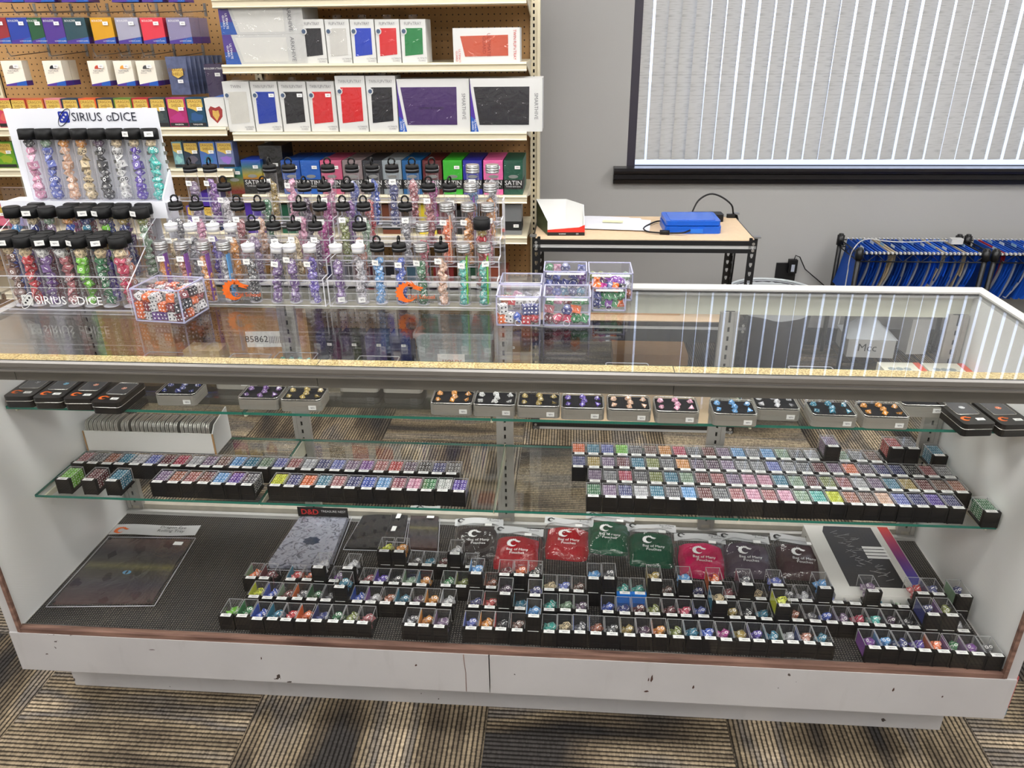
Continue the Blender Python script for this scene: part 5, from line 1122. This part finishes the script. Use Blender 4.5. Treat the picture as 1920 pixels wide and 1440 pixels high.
DROWS = {
 1:"-658 1 lime;-617 1 green;-579 1 blue;-540 1 teal;-502 1 red;-464 1 orange;-425 1 navy;-387 1 emerald;-349 1 olive;-311 1 rose;-197 1 smoke;-159 1 amber;-121 1 mauve;-48 1 periwinkle;-10 1 amber;28 1 black;67 1 brown;105 2 skyblue;143 1 turquoise;181 1 cream;219 1 smoke;258 1 copper;296 1 black;334 1 gold;372 1 plum;410 1 amber;449 1 olive;487 1 teal;525 1 blue;563 1 magenta;601 1 gold;640 1 violet;678 1 teal;716 1 pearl;754 1 copper;792 1 teal;899 1 purple;937 1 skyblue;975 1 navy;1013 1 violet;1051 1 orange;1090 1 green;1128 1 purple;1166 1 smoke",
 2:"-617 1 yellow;-578 1 blue;-540 1 maroon;-501 1 smoke;-463 1 emerald;-424 1 smoke;-386 2 teal;-348 1 blue;-310 1 pearl;-271 1 copper;-233 1 teal;-195 1 plum;-157 1 amber;-118 1 pearl;-47 1 navy;-8 1 red;30 2 plum;68 1 teal;106 2 navy;144 1 turquoise;183 1 sage;221 1 plum;289 1 blue;328 1 navy;366 1 maroon;404 1 olive;442 1 maroon;480 1 crimson;519 1 periwinkle;557 2 cream;595 1 gold;633 1 black;671 1 teal;710 2 yellow;748 1 copper;786 1 smoke;824 1 blue;862 1 mauve;901 1 crimson;939 1 turquoise;977 1 plum;1015 1 black;1053 2 navy;1092 2 olive;1130 1 pearl",
 3:"-655 1 orange;-615 1 maroon;-541 1 red;-503 1 orange;-464 2 pearl;-426 1 purple;-383 2 pearl;-344 1 rose;-306 1 violet;-268 1 black;-230 1 sage;-192 1 amber;-127 1 green;-89 1 olive;-51 2 skyblue;-13 1 copper;25 2 maroon;64 2 orange;102 2 black;140 1 cream;178 1 periwinkle;216 1 brown;254 2 skyblue;293 2 smoke;331 1 turquoise;369 1 turquoise;407 2 gold;445 1 brown;484 2 skyblue;522 1 navy;560 2 orange;598 1 rose;636 2 smoke;674 1 cream;713 2 periwinkle;751 1 smoke;789 1 pearl;827 2 skyblue;865 1 periwinkle;903 1 pearl;942 2 mauve;980 1 teal;1018 1 sage;1056 2 red;1094 2 navy;1154 2 navy",
 4:"-308 2 yellow;-269 2 amber;-231 1 smoke;-193 1 teal;-155 1 maroon;-117 2 pearl;-78 1 black"}
for r, s in DROWS.items():
    nm = ('front', 'second', 'third', 'rear')[r - 1]; i = 0
    for e in s.split(';'):
        w = e.split(); x = int(w[0]) / 1000; lv = int(w[1]); c = w[2]
        y = ROWY[r] + (-.014 * max(0, (x - .75) / .45) if r < 4 else 0) + random.uniform(-.0015, .0015) + (.006 if r == 1 and x < -.6 else 0)
        ins = PAL[c] if random.random() < .5 else (PAL[random.choice(('blue', 'red', 'purple', 'orange', 'teal', 'sage'))] if random.random() < .25 else None)
        if lv == 2:
            dice_box(x, y, DECKZ, random.choice(('smoke', 'navy', 'plum', 'black')), 'dice box underneath, %s slot of the %s row on the case floor' % (ordinal(i), nm), 'dice boxes on the case floor', i=i + 2)
        dice_box(x, y, DECKZ + (lv - 1) * (DH + .0008), c, '%sdice box with %s dice, %s in the %s row on the case floor' % ('raised ' if lv == 2 else '', cname(c), ordinal(i), nm), 'dice boxes on the case floor', i=i + r, insert=ins, blue=(c == 'turquoise' and r == 3 and 330 < int(w[0]) < 380), rotz=random.uniform(-.012, .012))
        i += 1
# ---- pipped dice boxes on the middle glass shelf
MZ = MID + .0006
def mid_row(xs, y, cols, nm, kind, place):
    for i, (x, c) in enumerate(zip(xs, cols)):
        dice_box(x, y + random.uniform(-.001, .001), MZ, c, 'box of %s pipped dice, %s in the %s row, %s middle shelf' % (cname(c), ordinal(i), nm, place), 'pipped dice boxes on the %s middle shelf' % place, kind, i, rotz=random.uniform(-.01, .01))
c1 = 'lime maroon teal mauve copper rose maroon skyblue violet smoke yellow navy orange teal rose navy blue skyblue rose pink green white violet'.split()
x1 = [-1.110, -1.040, -.978] + [-.858 + .0386 * i for i in range(7)] + [-.552 + .0386 * i for i in range(13)]
mid_row(x1, .186, c1, 'front', '12', 'left')
c2 = 'rose smoke copper teal pearl periwinkle maroon crimson pearl mauve brown skyblue teal sage periwinkle rose pearl navy periwinkle mauve purple rose red plum black navy smoke'.split()
mid_row([-1.118 + .0386 * i for i in range(27)], .266, c2, 'rear', '12', 'left')
rc = ['emerald mauve navy pearl teal smoke skyblue maroon smoke rose pink rose pink sage turquoise yellow copper brown peach periwinkle navy violet navy'.split(),
 'mauve grey crimson smoke olive teal sage maroon rose mauve pink pink teal sage maroon olive rose pearl mauve teal gold maroon brown copper brown'.split(),
 'navy gold mauve maroon teal olive smoke amber plum plum mauve grey grey periwinkle grey smoke maroon mauve orange plum navy navy black rose grey plum'.split(),
 'orange teal periwinkle lime smoke brown amber crimson smoke maroon mauve skyblue grey skyblue sage smoke pearl pearl sage grey brown smoke plum teal navy'.split()]
for k, (x0, y, n) in enumerate(((.246, .184, 23), (.250, .252, 24), (.210, .320, 25), (.210, .388, 23))):
    mid_row([x0 + .0386 * i for i in range(n)], y, rc[k], ('front', 'second', 'third', 'rear')[k], '36', 'right')
dice_box(1.168, .172, MZ, 'emerald', 'box of emerald dice standing apart at the right end of middle shelf', 'pipped dice boxes on the right middle shelf', '36')
dice_box(1.160, .43, MZ, 'teal', 'box of teal dice by the right wall of middle shelf', 'pipped dice boxes on the right middle shelf', '36')
for x, c, nm in ((.865, 'mauve', 'lone'), (1.025, 'red', 'left of the paired'), (1.0636, 'smoke', 'right of the paired')):
    dice_box(x, .385, MZ + DH + .001, c, 'raised box of %s dice, %s stack on right middle shelf' % (cname(c), nm), 'pipped dice boxes on the right middle shelf', '36')
# ---------------------------------------------------------------- tins on the upper glass shelf
UZ = UPR + .0006
TW, TD, TH = .0495, .076, .030
b = MB(); o_ = rrect(-TW, TW, 0, TD, .010); 
b.prism(o_, 0, TH * .42, 'xy'); b.prism(rrect(-TW + .0006, TW - .0006, .0006, TD - .0006, .010), TH * .42, TH * .47, 'xy'); b.prism(o_, TH * .47, TH - .004, 'xy'); TINB = b.mesh('tin_body', STEEL)
ring = [(p[0], p[1], TH) for p in rrect(-TW + .0008, TW - .0008, .0008, TD - .0008, .010, 4)]
TINR = MB().tube(ring, .0013, 5, closed=True).mesh('rim', STEELL)
b = MB(); b.prism(rrect(-TW + .003, TW - .003, .003, TD - .003, .008), TH - .004, TH - .003, 'xy'); FOAMM = b.mesh('foam_insert', FOAM)
WELL = MB().prism([(.0105 * math.cos(i * PI / 6), .0095 * math.sin(i * PI / 6)) for i in range(12)], TH - .003, TH - .0026, 'xy').mesh('well', SHADOW)  # flat dark disc on the foam, painting the shade of a hollow
random.seed(31)
METD = [die_mesh(k, .0082) for k in (0, 1, 2, 3, 4, 5)]
ztag = MB().box(-.009, .009, -.0008, 0, -.0055, .0055).mesh('price_tag', TAGP)
SPOT = [(-.034, .056), (0, .060), (.034, .056), (-.034, .024), (0, .020), (.034, .024), (.004, .040)]
def tin(x, y, colr, label, nd=7, tagged=True, rotz=0.0, nm=''):
    t = thing('dice_tin', label, 'tin', (x, y, UZ), rotz, 'open silver dice tins on the upper shelf')
    part('tin_body', TINB, t); part('rim', TINR, t); f = part('foam_insert', FOAMM, t)
    for k, (a, c) in enumerate(SPOT): part('well', WELL, f, loc=(a, c, 0))
    if tagged: part('price_tag', ztag, t, loc=(.028, 0, .010))
    R = Matrix.Rotation(rotz, 3, 'Z')
    for k, (a, c) in enumerate(SPOT[-nd:] if nd < 7 else SPOT):
        q = R @ Vector((a, c, 0))
        single('die', METD[k % 6], '%s die set in foam of %s' % (cname(colr), nm), 'die', group='dice in ' + nm, color=PAL[colr], loc=(x + q.x, y + q.y, UZ + TH - .0018), rotz=random.uniform(0, 6))
TINS = [(-.770, .203, 'navy', .02), (-.560, .192, 'bluered', .02), (-.455, .188, 'gold', .02), (-.095, .188, 'amber', 0), (.006, .186, 'white', 0), (.109, .184, 'gold', 0), (.211, .180, 'violet', 0), (.317, .178, 'peach', -.01), (.425, .174, 'pink', -.01), (.553, .168, 'skyblue', -.02), (.655, .200, 'pearl', -.02), (.772, .174, 'teal', -.02), (.884, .172, 'amber', -.02)]
for i, (x, y, c, rz) in enumerate(TINS):
    tin(x, y, c, 'open silver tin of %s dice in black foam, %s from left, upper shelf' % (cname(c), ordinal(i)), 7, i != 1, rz, 'the %s open tin' % ordinal(i))
for i, (x, y) in enumerate(((-.665, .30), (-.345, .30), (-.235, .30), (.99, .235))):
    t = thing('dice_tin', 'plain silver tin set back on upper shelf, %s from left' % ordinal(i), 'tin', (x, y, UZ), 0, 'closed silver tins set back'); part('tin_body', TINB, t); part('rim', TINR, t); part('lid_panel', FOAMM, t); part('price_tag', ztag, t, loc=(.028, 0, .017))
# black hinged tins
BW, BD, BH = .0345, .120, .030
BT_ = plain('matte_black_tin', rgb(24, 23, 24), .32)
b = MB(); b.prism(rrect(-BW, BW, .001, BD, .008), 0, BH * .55, 'xy'); BTB = b.mesh('tin_body', BT_)
b = MB(); b.prism(rrect(-BW - .001, BW + .001, 0, BD + .001, .009), BH * .6, BH, 'xy'); BTL = b.mesh('lid', BT_)
BTS = MB().tube([(p[0], p[1], BH * .58) for p in rrect(-BW - .0008, BW + .0008, .0002, BD + .0008, .009)], .0012, 4, closed=True).mesh('seam', STEELL)
wd = rrect(-BW + .010, BW - .008, .046, BD - .010, .006)
BTW = MB().prism(wd, BH, BH + .0006, 'xy').mesh('window', plain('window_dark', rgb(66, 66, 70), .12)); BTF = MB().tube([(p[0], p[1], BH + .0006) for p in wd], .0009, 4, closed=True).mesh('window_rim', STEELL)
BTG = dragon(MB(), -BW + .016, .026, .0085, BH, BH + .0006, 'xy').mesh('dragon_logo', ORANGE)
BTP = MB().box(.004, .022, .018, .028, BH, BH + .0008).mesh('price_tag', TAGP)
for i, (x, y, rz, lean) in enumerate(((-1.147, .172, .05, 0), (-1.070, .168, .05, 0), (-.992, .166, .04, 0), (-.915, .150, -.02, 0), (1.070, .148, .10, 0), (1.150, .150, .10, 0))):
    t = thing('dice_tin', 'black hinged dice tin with window and orange dragon, %s of the %s group' % (ordinal(i if i < 4 else i - 4), 'left' if i < 4 else 'right'), 'tin', (x, y, UZ), rz, 'black hinged dice tins')
    part('tin_body', BTB, t); part('lid', BTL, t); part('seam', BTS, t); part('window', BTW, t); part('window_rim', BTF, t); part('dragon_logo', BTG, t); part('price_tag', BTP, t)
    for k in range(1):
        o = part('die_in_window', METD[k], t, color=PAL[('smoke', 'teal', 'copper', 'copper', 'pearl', 'orange')[i]], loc=(.004, .080, BH + .0007)); o.scale = (.9, .9, .12)
# ---- things at the back of the upper shelf
def hexbox(x, y, label):
    t = thing('game_box', label, 'game box', (x, y, UZ), 0, 'flat white game boxes'); w = .052
    part('carton', MB().box(-w, w, 0, .125, 0, .028), t, plain('ivory_card', rgb(232, 228, 212), .5))
    for i in range(3):
        for j in range(4 if i % 2 else 3):
            cx, cy = -.040 + j * .019 + (0 if i % 2 else .0095), .045 + i * .019
            part('hexagon_print', MB().prism([(cx + .0098 * math.cos(PI / 6 + k * PI / 3), cy + .0098 * math.sin(PI / 6 + k * PI / 3)) for k in range(6)], .028, .0286, 'xy'), t, plain('hex_grey', rgb(150, 158, 158), .4))
    vm = plain('stripe_red', rgb(226, 90, 60), .5); pm_ = plain('stripe_violet', rgb(110, 90, 180), .5)
    part('edge_stripe', MB().box(w - .016, w, .06, .125, .028, .0286), t, vm); part('edge_stripe', MB().box(w - .016, w, 0, .06, .028, .0286), t, pm_)
hexbox(1.025, .365, 'flat white game box with grey hexagon print, left of the pair'); hexbox(1.135, .365, 'flat white game box with grey hexagon print, by right case wall')
b = MB(); b.box(-.055, .055, 0, .075, 0, .018, skip=('t',)); TRY = b.mesh('tray_walls', ACRYL)
TRE = MB().tube([(p[0], p[1], .018) for p in rrect(-.055, .055, 0, .075, .006)], .0014, 5, closed=True).mesh('tray_rim', AEDGE)
for i, (x, y, c) in enumerate(((-.69, .415, 'smoke'), (-.565, .43, 'aqua'), (-.335, .415, 'aqua'), (.33, .40, 'white'), (.80, .40, 'white'), (-.93, .415, 'grey'))):
    t = thing('dice_tray', 'clear shallow tray of %s dice at rear of upper shelf, %s from left' % (cname(c), ('second', 'third', 'fourth', 'fifth', 'sixth', 'first')[i]), 'tray', (x, y, UZ), 0, 'clear dice trays'); part('tray_walls', TRY, t); part('tray_rim', TRE, t)
    for k in range(4): part('die', METD[k], t, color=PAL[c], loc=(-.036 + .024 * k, .045, .010), stuff=False)
t = thing('small_carton', 'small tan carton with stamped print at the rear of upper shelf', 'carton', (-.81, .44, UZ)); part('carton', MB().box(-.05, .05, 0, .06, 0, .045), t, CARDL); text('U. NO. 101', .013, INK, t, (0, -.001, .022))
# ---------------------------------------------------------------- cardboard tray of upright tins on the middle shelf
t = thing('cardboard_tray', 'long white cardboard tray holding a row of upright tins', 'tray', (0, 0, MZ)); A, B_, y0, y1, h = -1.180, -.806, .402, .475, .066
WC = plain('white_corrugated', rgb(224, 222, 218), .6); b = MB(); b.box(A, B_, y0, y0 + .003, 0, h); b.box(A, B_, y1 - .003, y1, 0, h); b.box(A, A + .003, y0, y1, 0, h); b.prism([(y0, 0), (y1 + .03, 0), (y1 + .03, h + .035), (y0 + .02, h + .02), (y0, h)], B_, B_ + .003, 'yz'); b.box(A, B_, y0, y1, 0, .003); part('tray_walls', b, t, WC)
part('worn_edge', MB().box(A - .001, A + .002, y0 - .001, y0 + .001, 0, h).box(B_ - .001, B_ + .004, y0 - .001, y0 + .001, 0, h), t, CARDB)
b = MB(); b.prism(rrect(0, .066, 0, .088, .016, 5), 0, .0098, 'yz'); b.prism(rrect(-.001, .067, -.001, .089, .016, 5), .004, .0056, 'yz'); UT = b.mesh('dice_tin', STEEL)
x = A + .008; i = 0
while x < B_ - .014:
    single('dice_tin', UT, 'narrow silver tin standing on edge in the white cardboard tray', 'tin', group='upright tins in the tray', loc=(x, y0 + .0035, MZ + .0045 + random.uniform(0, .003)), rotz=random.uniform(-.05, .05))
    x += .0122 if i not in (7, 9, 20) else .019; i += 1
# ---------------------------------------------------------------- bags and packets on the case floor
random.seed(3)
def fabric(name, c):
    m, nt, out = newmat(name); tc = N(nt, 'TexCoord'); no = N(nt, 'TexNoise'); no.inputs['Scale'].default_value = 35; no.inputs['Detail'].default_value = 5; L(nt, tc.outputs['Object'], no.inputs['Vector'])
    n2 = N(nt, 'TexNoise'); n2.inputs['Scale'].default_value = 420; L(nt, tc.outputs['Object'], n2.inputs['Vector'])
    dk = tuple(q * .6 for q in c[:3]) + (1,)
    b_ = pbsdf(nt, out, mixc(nt, no.outputs[0], dk, c), .85, 0, .2); bump(nt, b_, math_n(nt, 'ADD', no.outputs[0], math_n(nt, 'MULTIPLY', n2.outputs[0], .3)), .5, .006); return m
def pillow(w, d, h, seed, k=.55, zo=0.0):
    r = random.Random(seed); ph = [r.uniform(0, 6) for _ in range(6)]; b = MB()
    def top(u, v):
        a, c = 2 * u - 1, 2 * v - 1; e = max(0, (1 - abs(a) ** 4) * (1 - abs(c) ** 4)) ** k
        wr = .10 * math.sin(7 * u + ph[0] + 3 * v) + .08 * math.sin(11 * v + ph[1]) + .06 * math.sin(15 * u - 9 * v + ph[2])
        sx = 1 - .05 * c * c + .02 * math.sin(9 * v + ph[3]); sy = 1 - .05 * a * a + .02 * math.sin(8 * u + ph[4])
        return (w * a * sx, d * c * sy, zo + h * e * (1 + wr))
    b.grid(16, 16, top); b.grid(16, 16, lambda u, v: (top(u, v)[0], top(u, v)[1], zo + .0005), flip=True)
    return b
HEADM = clear('header_film', (.95, .95, .95, 1), 1.45, 1.0, rough=.15, haze=.72, hazecol=(.72, .73, .74, 1))
def pouch(x, y, rz, col, label, tagged=True, head=True, tilt=.16, lift=.0):
    t = thing('dice_pouch', label, 'pouch', (x, y, DECKZ + .006 + lift), rz, 'cloth pouches in plastic bags'); t.rotation_euler = (tilt, 0, rz)
    part('pouch', pillow(.062, .062, .030, int(x * 1000) & 255), t, fabric('pouch_' + label[:9].replace(' ', '_'), col))
    part('plastic_bag', pillow(.074, .076, .035, int(x * 777) & 255, .4), t, FILM)
    if head:
        part('header_card', MB().grid(8, 2, lambda u, v: (-.072 + .144 * u, .070 + .030 * v, .010 + .004 * math.sin(u * 5 + x * 9))), t, HEADM)
        text('Bag of Many\nPouches', .0085, INK, t, (.045, .086, .018), 'top'); part('header_logo', dragon(MB(), -.055, .084, .0075, .016, .0166, 'xy'), t, INK)
    part('dragon_logo', dragon(MB(), -.012, .012, .013, .0355, .0362, 'xy'), t, WINK); text('Bag of Many\nPouches', .0125, WINK, t, (.004, -.018, .0362), 'top')
    if tagged: part('price_tag', MB().box(.02, .04, .046, .056, .032, .0328), t, PAPER)
PO = [(895, 1010, .05, (54, 46, 46), 'charcoal cloth pouch in plastic bag, left of the red pouches'), (968, 1028, -.02, (176, 30, 40), 'red cloth pouch lying lower, left of the other red pouch'), (1064, 1010, -.05, (172, 26, 36), 'crimson cloth pouch between the red and green pouches'), (1141, 1000, -.10, (16, 84, 56), 'green cloth pouch beside the crimson pouch'), (1222, 1022, -.06, (16, 80, 54), 'dark green cloth pouch left of the hot pink pouch'), (1316, 1042, -.08, (206, 30, 92), 'hot pink cloth pouch in plastic bag'), (1402, 1042, -.05, (84, 72, 86), 'grey-violet cloth pouch right of the pink pouch'), (1502, 1045, -.10, (72, 48, 52), 'plum brown cloth pouch at the right end of the pouches')]
for px, py, rz, c, lb in PO:
    q = atZ(px, py, DECKZ + .03); pouch(q.x, q.y, rz, rgb(*c), lb)
# flat mats in plastic
def mat_bag(pts, h, name, label, mt, head=None):
    P = [atZ(a, b_, DECKZ + h) for a, b_ in pts]; c = sum(P, Vector()) / 4; t = thing(name, label, 'packet', (c.x, c.y, DECKZ + .001))
    q = [(p.x - c.x, p.y - c.y) for p in P]
    part('mat', MB().prism([(a * .96, b_ * .96) for a, b_ in q], 0, h, 'xy'), t, mt)
    tl, tr, br, bl_ = q
    def lerp(u, v, s=1.04): 
        top_ = (tl[0] + (tr[0] - tl[0]) * u, tl[1] + (tr[1] - tl[1]) * u); bo = (bl_[0] + (br[0] - bl_[0]) * u, bl_[1] + (br[1] - bl_[1]) * u)
        return ((bo[0] + (top_[0] - bo[0]) * v) * s, (bo[1] + (top_[1] - bo[1]) * v) * s)
    part('plastic_bag', MB().grid(14, 14, lambda u, v: lerp(u, v) + (h + .002 + .0018 * math.sin(u * 21 + v * 9) + .0015 * math.sin(v * 17 - u * 5),)), t, FILM)
    edge = [lerp(*p) for p in [(i / 6, 0) for i in range(6)] + [(1, i / 6) for i in range(6)] + [(1 - i / 6, 1) for i in range(6)] + [(0, 1 - i / 6) for i in range(6)]]
    part('bag_seam', MB().tube([(a, b_, .003) for a, b_ in edge], .0012, 4, closed=True), t, AEDGE)
    return t, lerp, h
m, nt, out = newmat('dragon_skin_print'); tc = N(nt, 'TexCoord'); vo = N(nt, 'TexVoronoi'); vo.inputs['Scale'].default_value = 110; L(nt, tc.outputs['Object'], vo.inputs['Vector'])
sp = N(nt, 'SeparateXYZ'); L(nt, tc.outputs['Generated'], sp.inputs[0]); rp = N(nt, 'ValToRGB'); cr = rp.color_ramp; cr.elements[0].color = rgb(82, 58, 56); cr.elements[1].color = rgb(96, 72, 68)
for p_, c_ in ((.3, rgb(54, 50, 62)), (.48, rgb(58, 56, 46)), (.55, rgb(104, 98, 62)), (.62, rgb(56, 54, 52)), (.76, rgb(44, 42, 50))): e_ = cr.elements.new(p_); e_.color = c_
L(nt, sp.outputs[1], rp.inputs[0]); c = mixc(nt, math_n(nt, 'MULTIPLY', vo.outputs[0], 1.3), mixc(nt, .5, rp.outputs[0], (.02, .02, .02, 1)), rp.outputs[0]); pbsdf(nt, out, c, .5); SKIN = m
t, lf, h = mat_bag([(205, 1008), (362, 1010), (287, 1132), (92, 1134)], .006, 'rolling_tray', 'flat dragon-eye dice rolling tray in plastic at left of case floor', SKIN)
def strip(t, lf, v0, v1, z, mt, nm='header_card', u0=0.0, u1=1.0): part(nm, MB().grid(10, 2, lambda u, v: lf(u0 + (u1 - u0) * u, v0 + (v1 - v0) * v) + (z + .002 * math.sin(u * 7),)), t, mt)
strip(t, lf, 1.0, 1.17, h + .006, HEADM)
a = lf(.70, 1.085); text('Dragon Eye\nRolling Tray', .017, INK, t, (a[0], a[1], h + .0095), 'top'); a = lf(.10, 1.06); part('dragon_logo', dragon(MB(), a[0], a[1], .014, h + .0085, h + .0092, 'xy'), t, ORANGE)
a = lf(.52, .45); part('eye_print', MB().prism([(a[0] + .012 * math.cos(i * PI / 6), a[1] + .008 * math.sin(i * PI / 6)) for i in range(12)], h, h + .0006, 'xy'), t, plain('eye_blue', rgb(90, 150, 190), .3)); part('eye_pupil', MB().prism([(a[0] + .003 * math.cos(i * PI / 4), a[1] + .008 * math.sin(i * PI / 4)) for i in range(8)], h + .0004, h + .001, 'xy'), t, INK)
for u, v in ((.04, .05), (.93, .05), (.04, .96)): a = lf(u, v); part('snap', MB().cyl(a[0], a[1], h, h + .003, .005, 10), t, BLACKM)
a = lf(.86, .88); part('price_tag', MB().box(a[0] - .013, a[0] + .013, a[1] - .007, a[1] + .007, h + .003, h + .0045), t, PAPER)
m, nt, out = newmat('silver_etched_print'); tc = N(nt, 'TexCoord'); no = N(nt, 'TexNoise'); no.inputs['Scale'].default_value = 38; no.inputs['Detail'].default_value = 5; no.inputs['Distortion'].default_value = 2.5; L(nt, tc.outputs['Object'], no.inputs['Vector'])
rp = N(nt, 'ValToRGB'); rp.color_ramp.elements[0].position = .36; rp.color_ramp.elements[0].color = rgb(84, 86, 98); rp.color_ramp.elements[1].position = .5; rp.color_ramp.elements[1].color = rgb(166, 168, 182); L(nt, no.outputs[0], rp.inputs[0]); pbsdf(nt, out, rp.outputs[0], .35); ETCH = m
t, lf, h = mat_bag([(562, 967), (656, 962), (618, 1060), (500, 1056)], .022, 'folding_tray', 'silver-grey etched folding tray in plastic with black header', ETCH)
hz0 = lf(0, 1.0, 1.0); hz1 = lf(1, 1.0, 1.0); hyy = min(hz0[1], hz1[1]); part('header_card', MB().box(hz0[0] - .004, hz1[0] + .002, hyy - .001, hyy, h - .002, h + .032), t, INK); text('D&D', .026, plain('logo_red', rgb(206, 40, 40), .4), t, (hz0[0] + .034, hyy - .002, h + .015), bold=.0006); text('TREASURE NEST', .0105, WINK, t, (hz1[0] - .042, hyy - .002, h + .019))
a = lf(.52, .44); part('centre_print', MB().prism([(a[0] + .026 * math.cos(i * PI / 8) * (1 if i % 2 else .8), a[1] + .02 * math.sin(i * PI / 8) * (1 if i % 2 else .8)) for i in range(16)], h - .001, h + .0008, 'xy'), t, plain('print_blue_black', rgb(44, 60, 84), .4, grain=.6, gs=150))
t, lf, h = mat_bag([(680, 966), (735, 962), (720, 1028), (645, 1026)], .010, 'folded_bag', 'folded black bag in clear plastic beside the etched tray', plain('black_cloth', rgb(26, 25, 26), .8))
t, lf, h = mat_bag([(735, 963), (765, 966), (757, 1012), (722, 1010)], .012, 'folded_bag', 'black cloth bag with two white hang tags', plain('black_cloth', rgb(26, 25, 26), .8))
for u, v in ((.45, .85), (.35, .35)): a = lf(u, v); part('hang_tag', MB().prism([(a[0] - .006, a[1] - .012), (a[0] + .007, a[1] - .010), (a[0] + .008, a[1] + .012), (a[0] - .005, a[1] + .013)], h + .004, h + .005, 'xy'), t, PAPER)
t, lf, h = mat_bag([(770, 962), (824, 962), (820, 1030), (762, 1026)], .010, 'rolling_tray', 'dark scaled mat in plastic with white header, beside charcoal pouch', SKIN); strip(t, lf, 1.0, 1.14, h + .006, HEADM); a = lf(.3, 1.07); part('header_logo', dragon(MB(), a[0], a[1], .008, h + .008, h + .0086, 'xy'), t, INK); a = lf(.7, .82); part('price_tag', MB().box(a[0] - .011, a[0] + .011, a[1] - .006, a[1] + .006, h + .005, h + .006), t, PAPER)
# ---------------------------------------------------------------- large boxed game at the right wall
BHZ = .050
C4 = [atZ(a, b_, DECKZ + BHZ) for a, b_ in ((1560, 958), (1698, 985), (1783, 1112), (1642, 1104))]
x0 = C4[3].x; y0 = C4[3].y
gx0, gx1, gy0, gy1 = .862, 1.098, .190, .490
t = thing('game_box', 'large white-sided box with black cover sketch and red-to-blue stripe', 'game box', (gx0, gy0, DECKZ + .001), 0); Wg, Dg = gx1 - gx0, gy1 - gy0
part('carton', MB().box(0, Wg, 0, Dg, 0, BHZ), t, plain('box_white', rgb(214, 212, 206), .5))
part('cover_panel', MB().prism([(.045, .035), (Wg - .05, .035), (Wg - .05, Dg - .004), (.055, Dg - .004), (.045, Dg - .03)], BHZ, BHZ + .0008, 'xy'), t, plain('cover_black', rgb(44, 43, 44), .35))
m, nt, out = newmat('stripe_gradient'); tc = N(nt, 'TexCoord'); sp = N(nt, 'SeparateXYZ'); L(nt, tc.outputs['Generated'], sp.inputs[0]); rp = N(nt, 'ValToRGB'); rp.color_ramp.elements[0].color = rgb(20, 80, 190); rp.color_ramp.elements[1].color = rgb(206, 56, 30); e_ = rp.color_ramp.elements.new(.45); e_.color = rgb(110, 50, 130); L(nt, sp.outputs[1], rp.inputs[0]); pbsdf(nt, out, rp.outputs[0], .4)
part('colour_stripe', MB().prism([(Wg - .05, .02), (Wg - .002, .02), (Wg - .002, Dg), (Wg - .03, Dg), (Wg - .03, .05)], BHZ, BHZ + .0009, 'xy'), t, m)
for i in range(4): part('title_bar', MB().box(Wg - .105, Wg - .045, Dg - .105 - i * .014, Dg - .095 - i * .014, BHZ + .0008, BHZ + .0013), t, PAPER)
r = random.Random(4); b = MB()
for i in range(46):
    x, y = .08 + r.uniform(-.02, .03) + .0009 * i, Dg - .03 - i * .0045 + r.uniform(-.01, .01); a = r.uniform(-.6, .6); ln = r.uniform(.008, .03)
    b.tube([(x, y, BHZ + .001), (x + ln * math.cos(a), y + ln * math.sin(a), BHZ + .001)], .0005, 3)
part('cover_sketch', b, t, plain('chalk_white', rgb(170, 170, 170), .6))
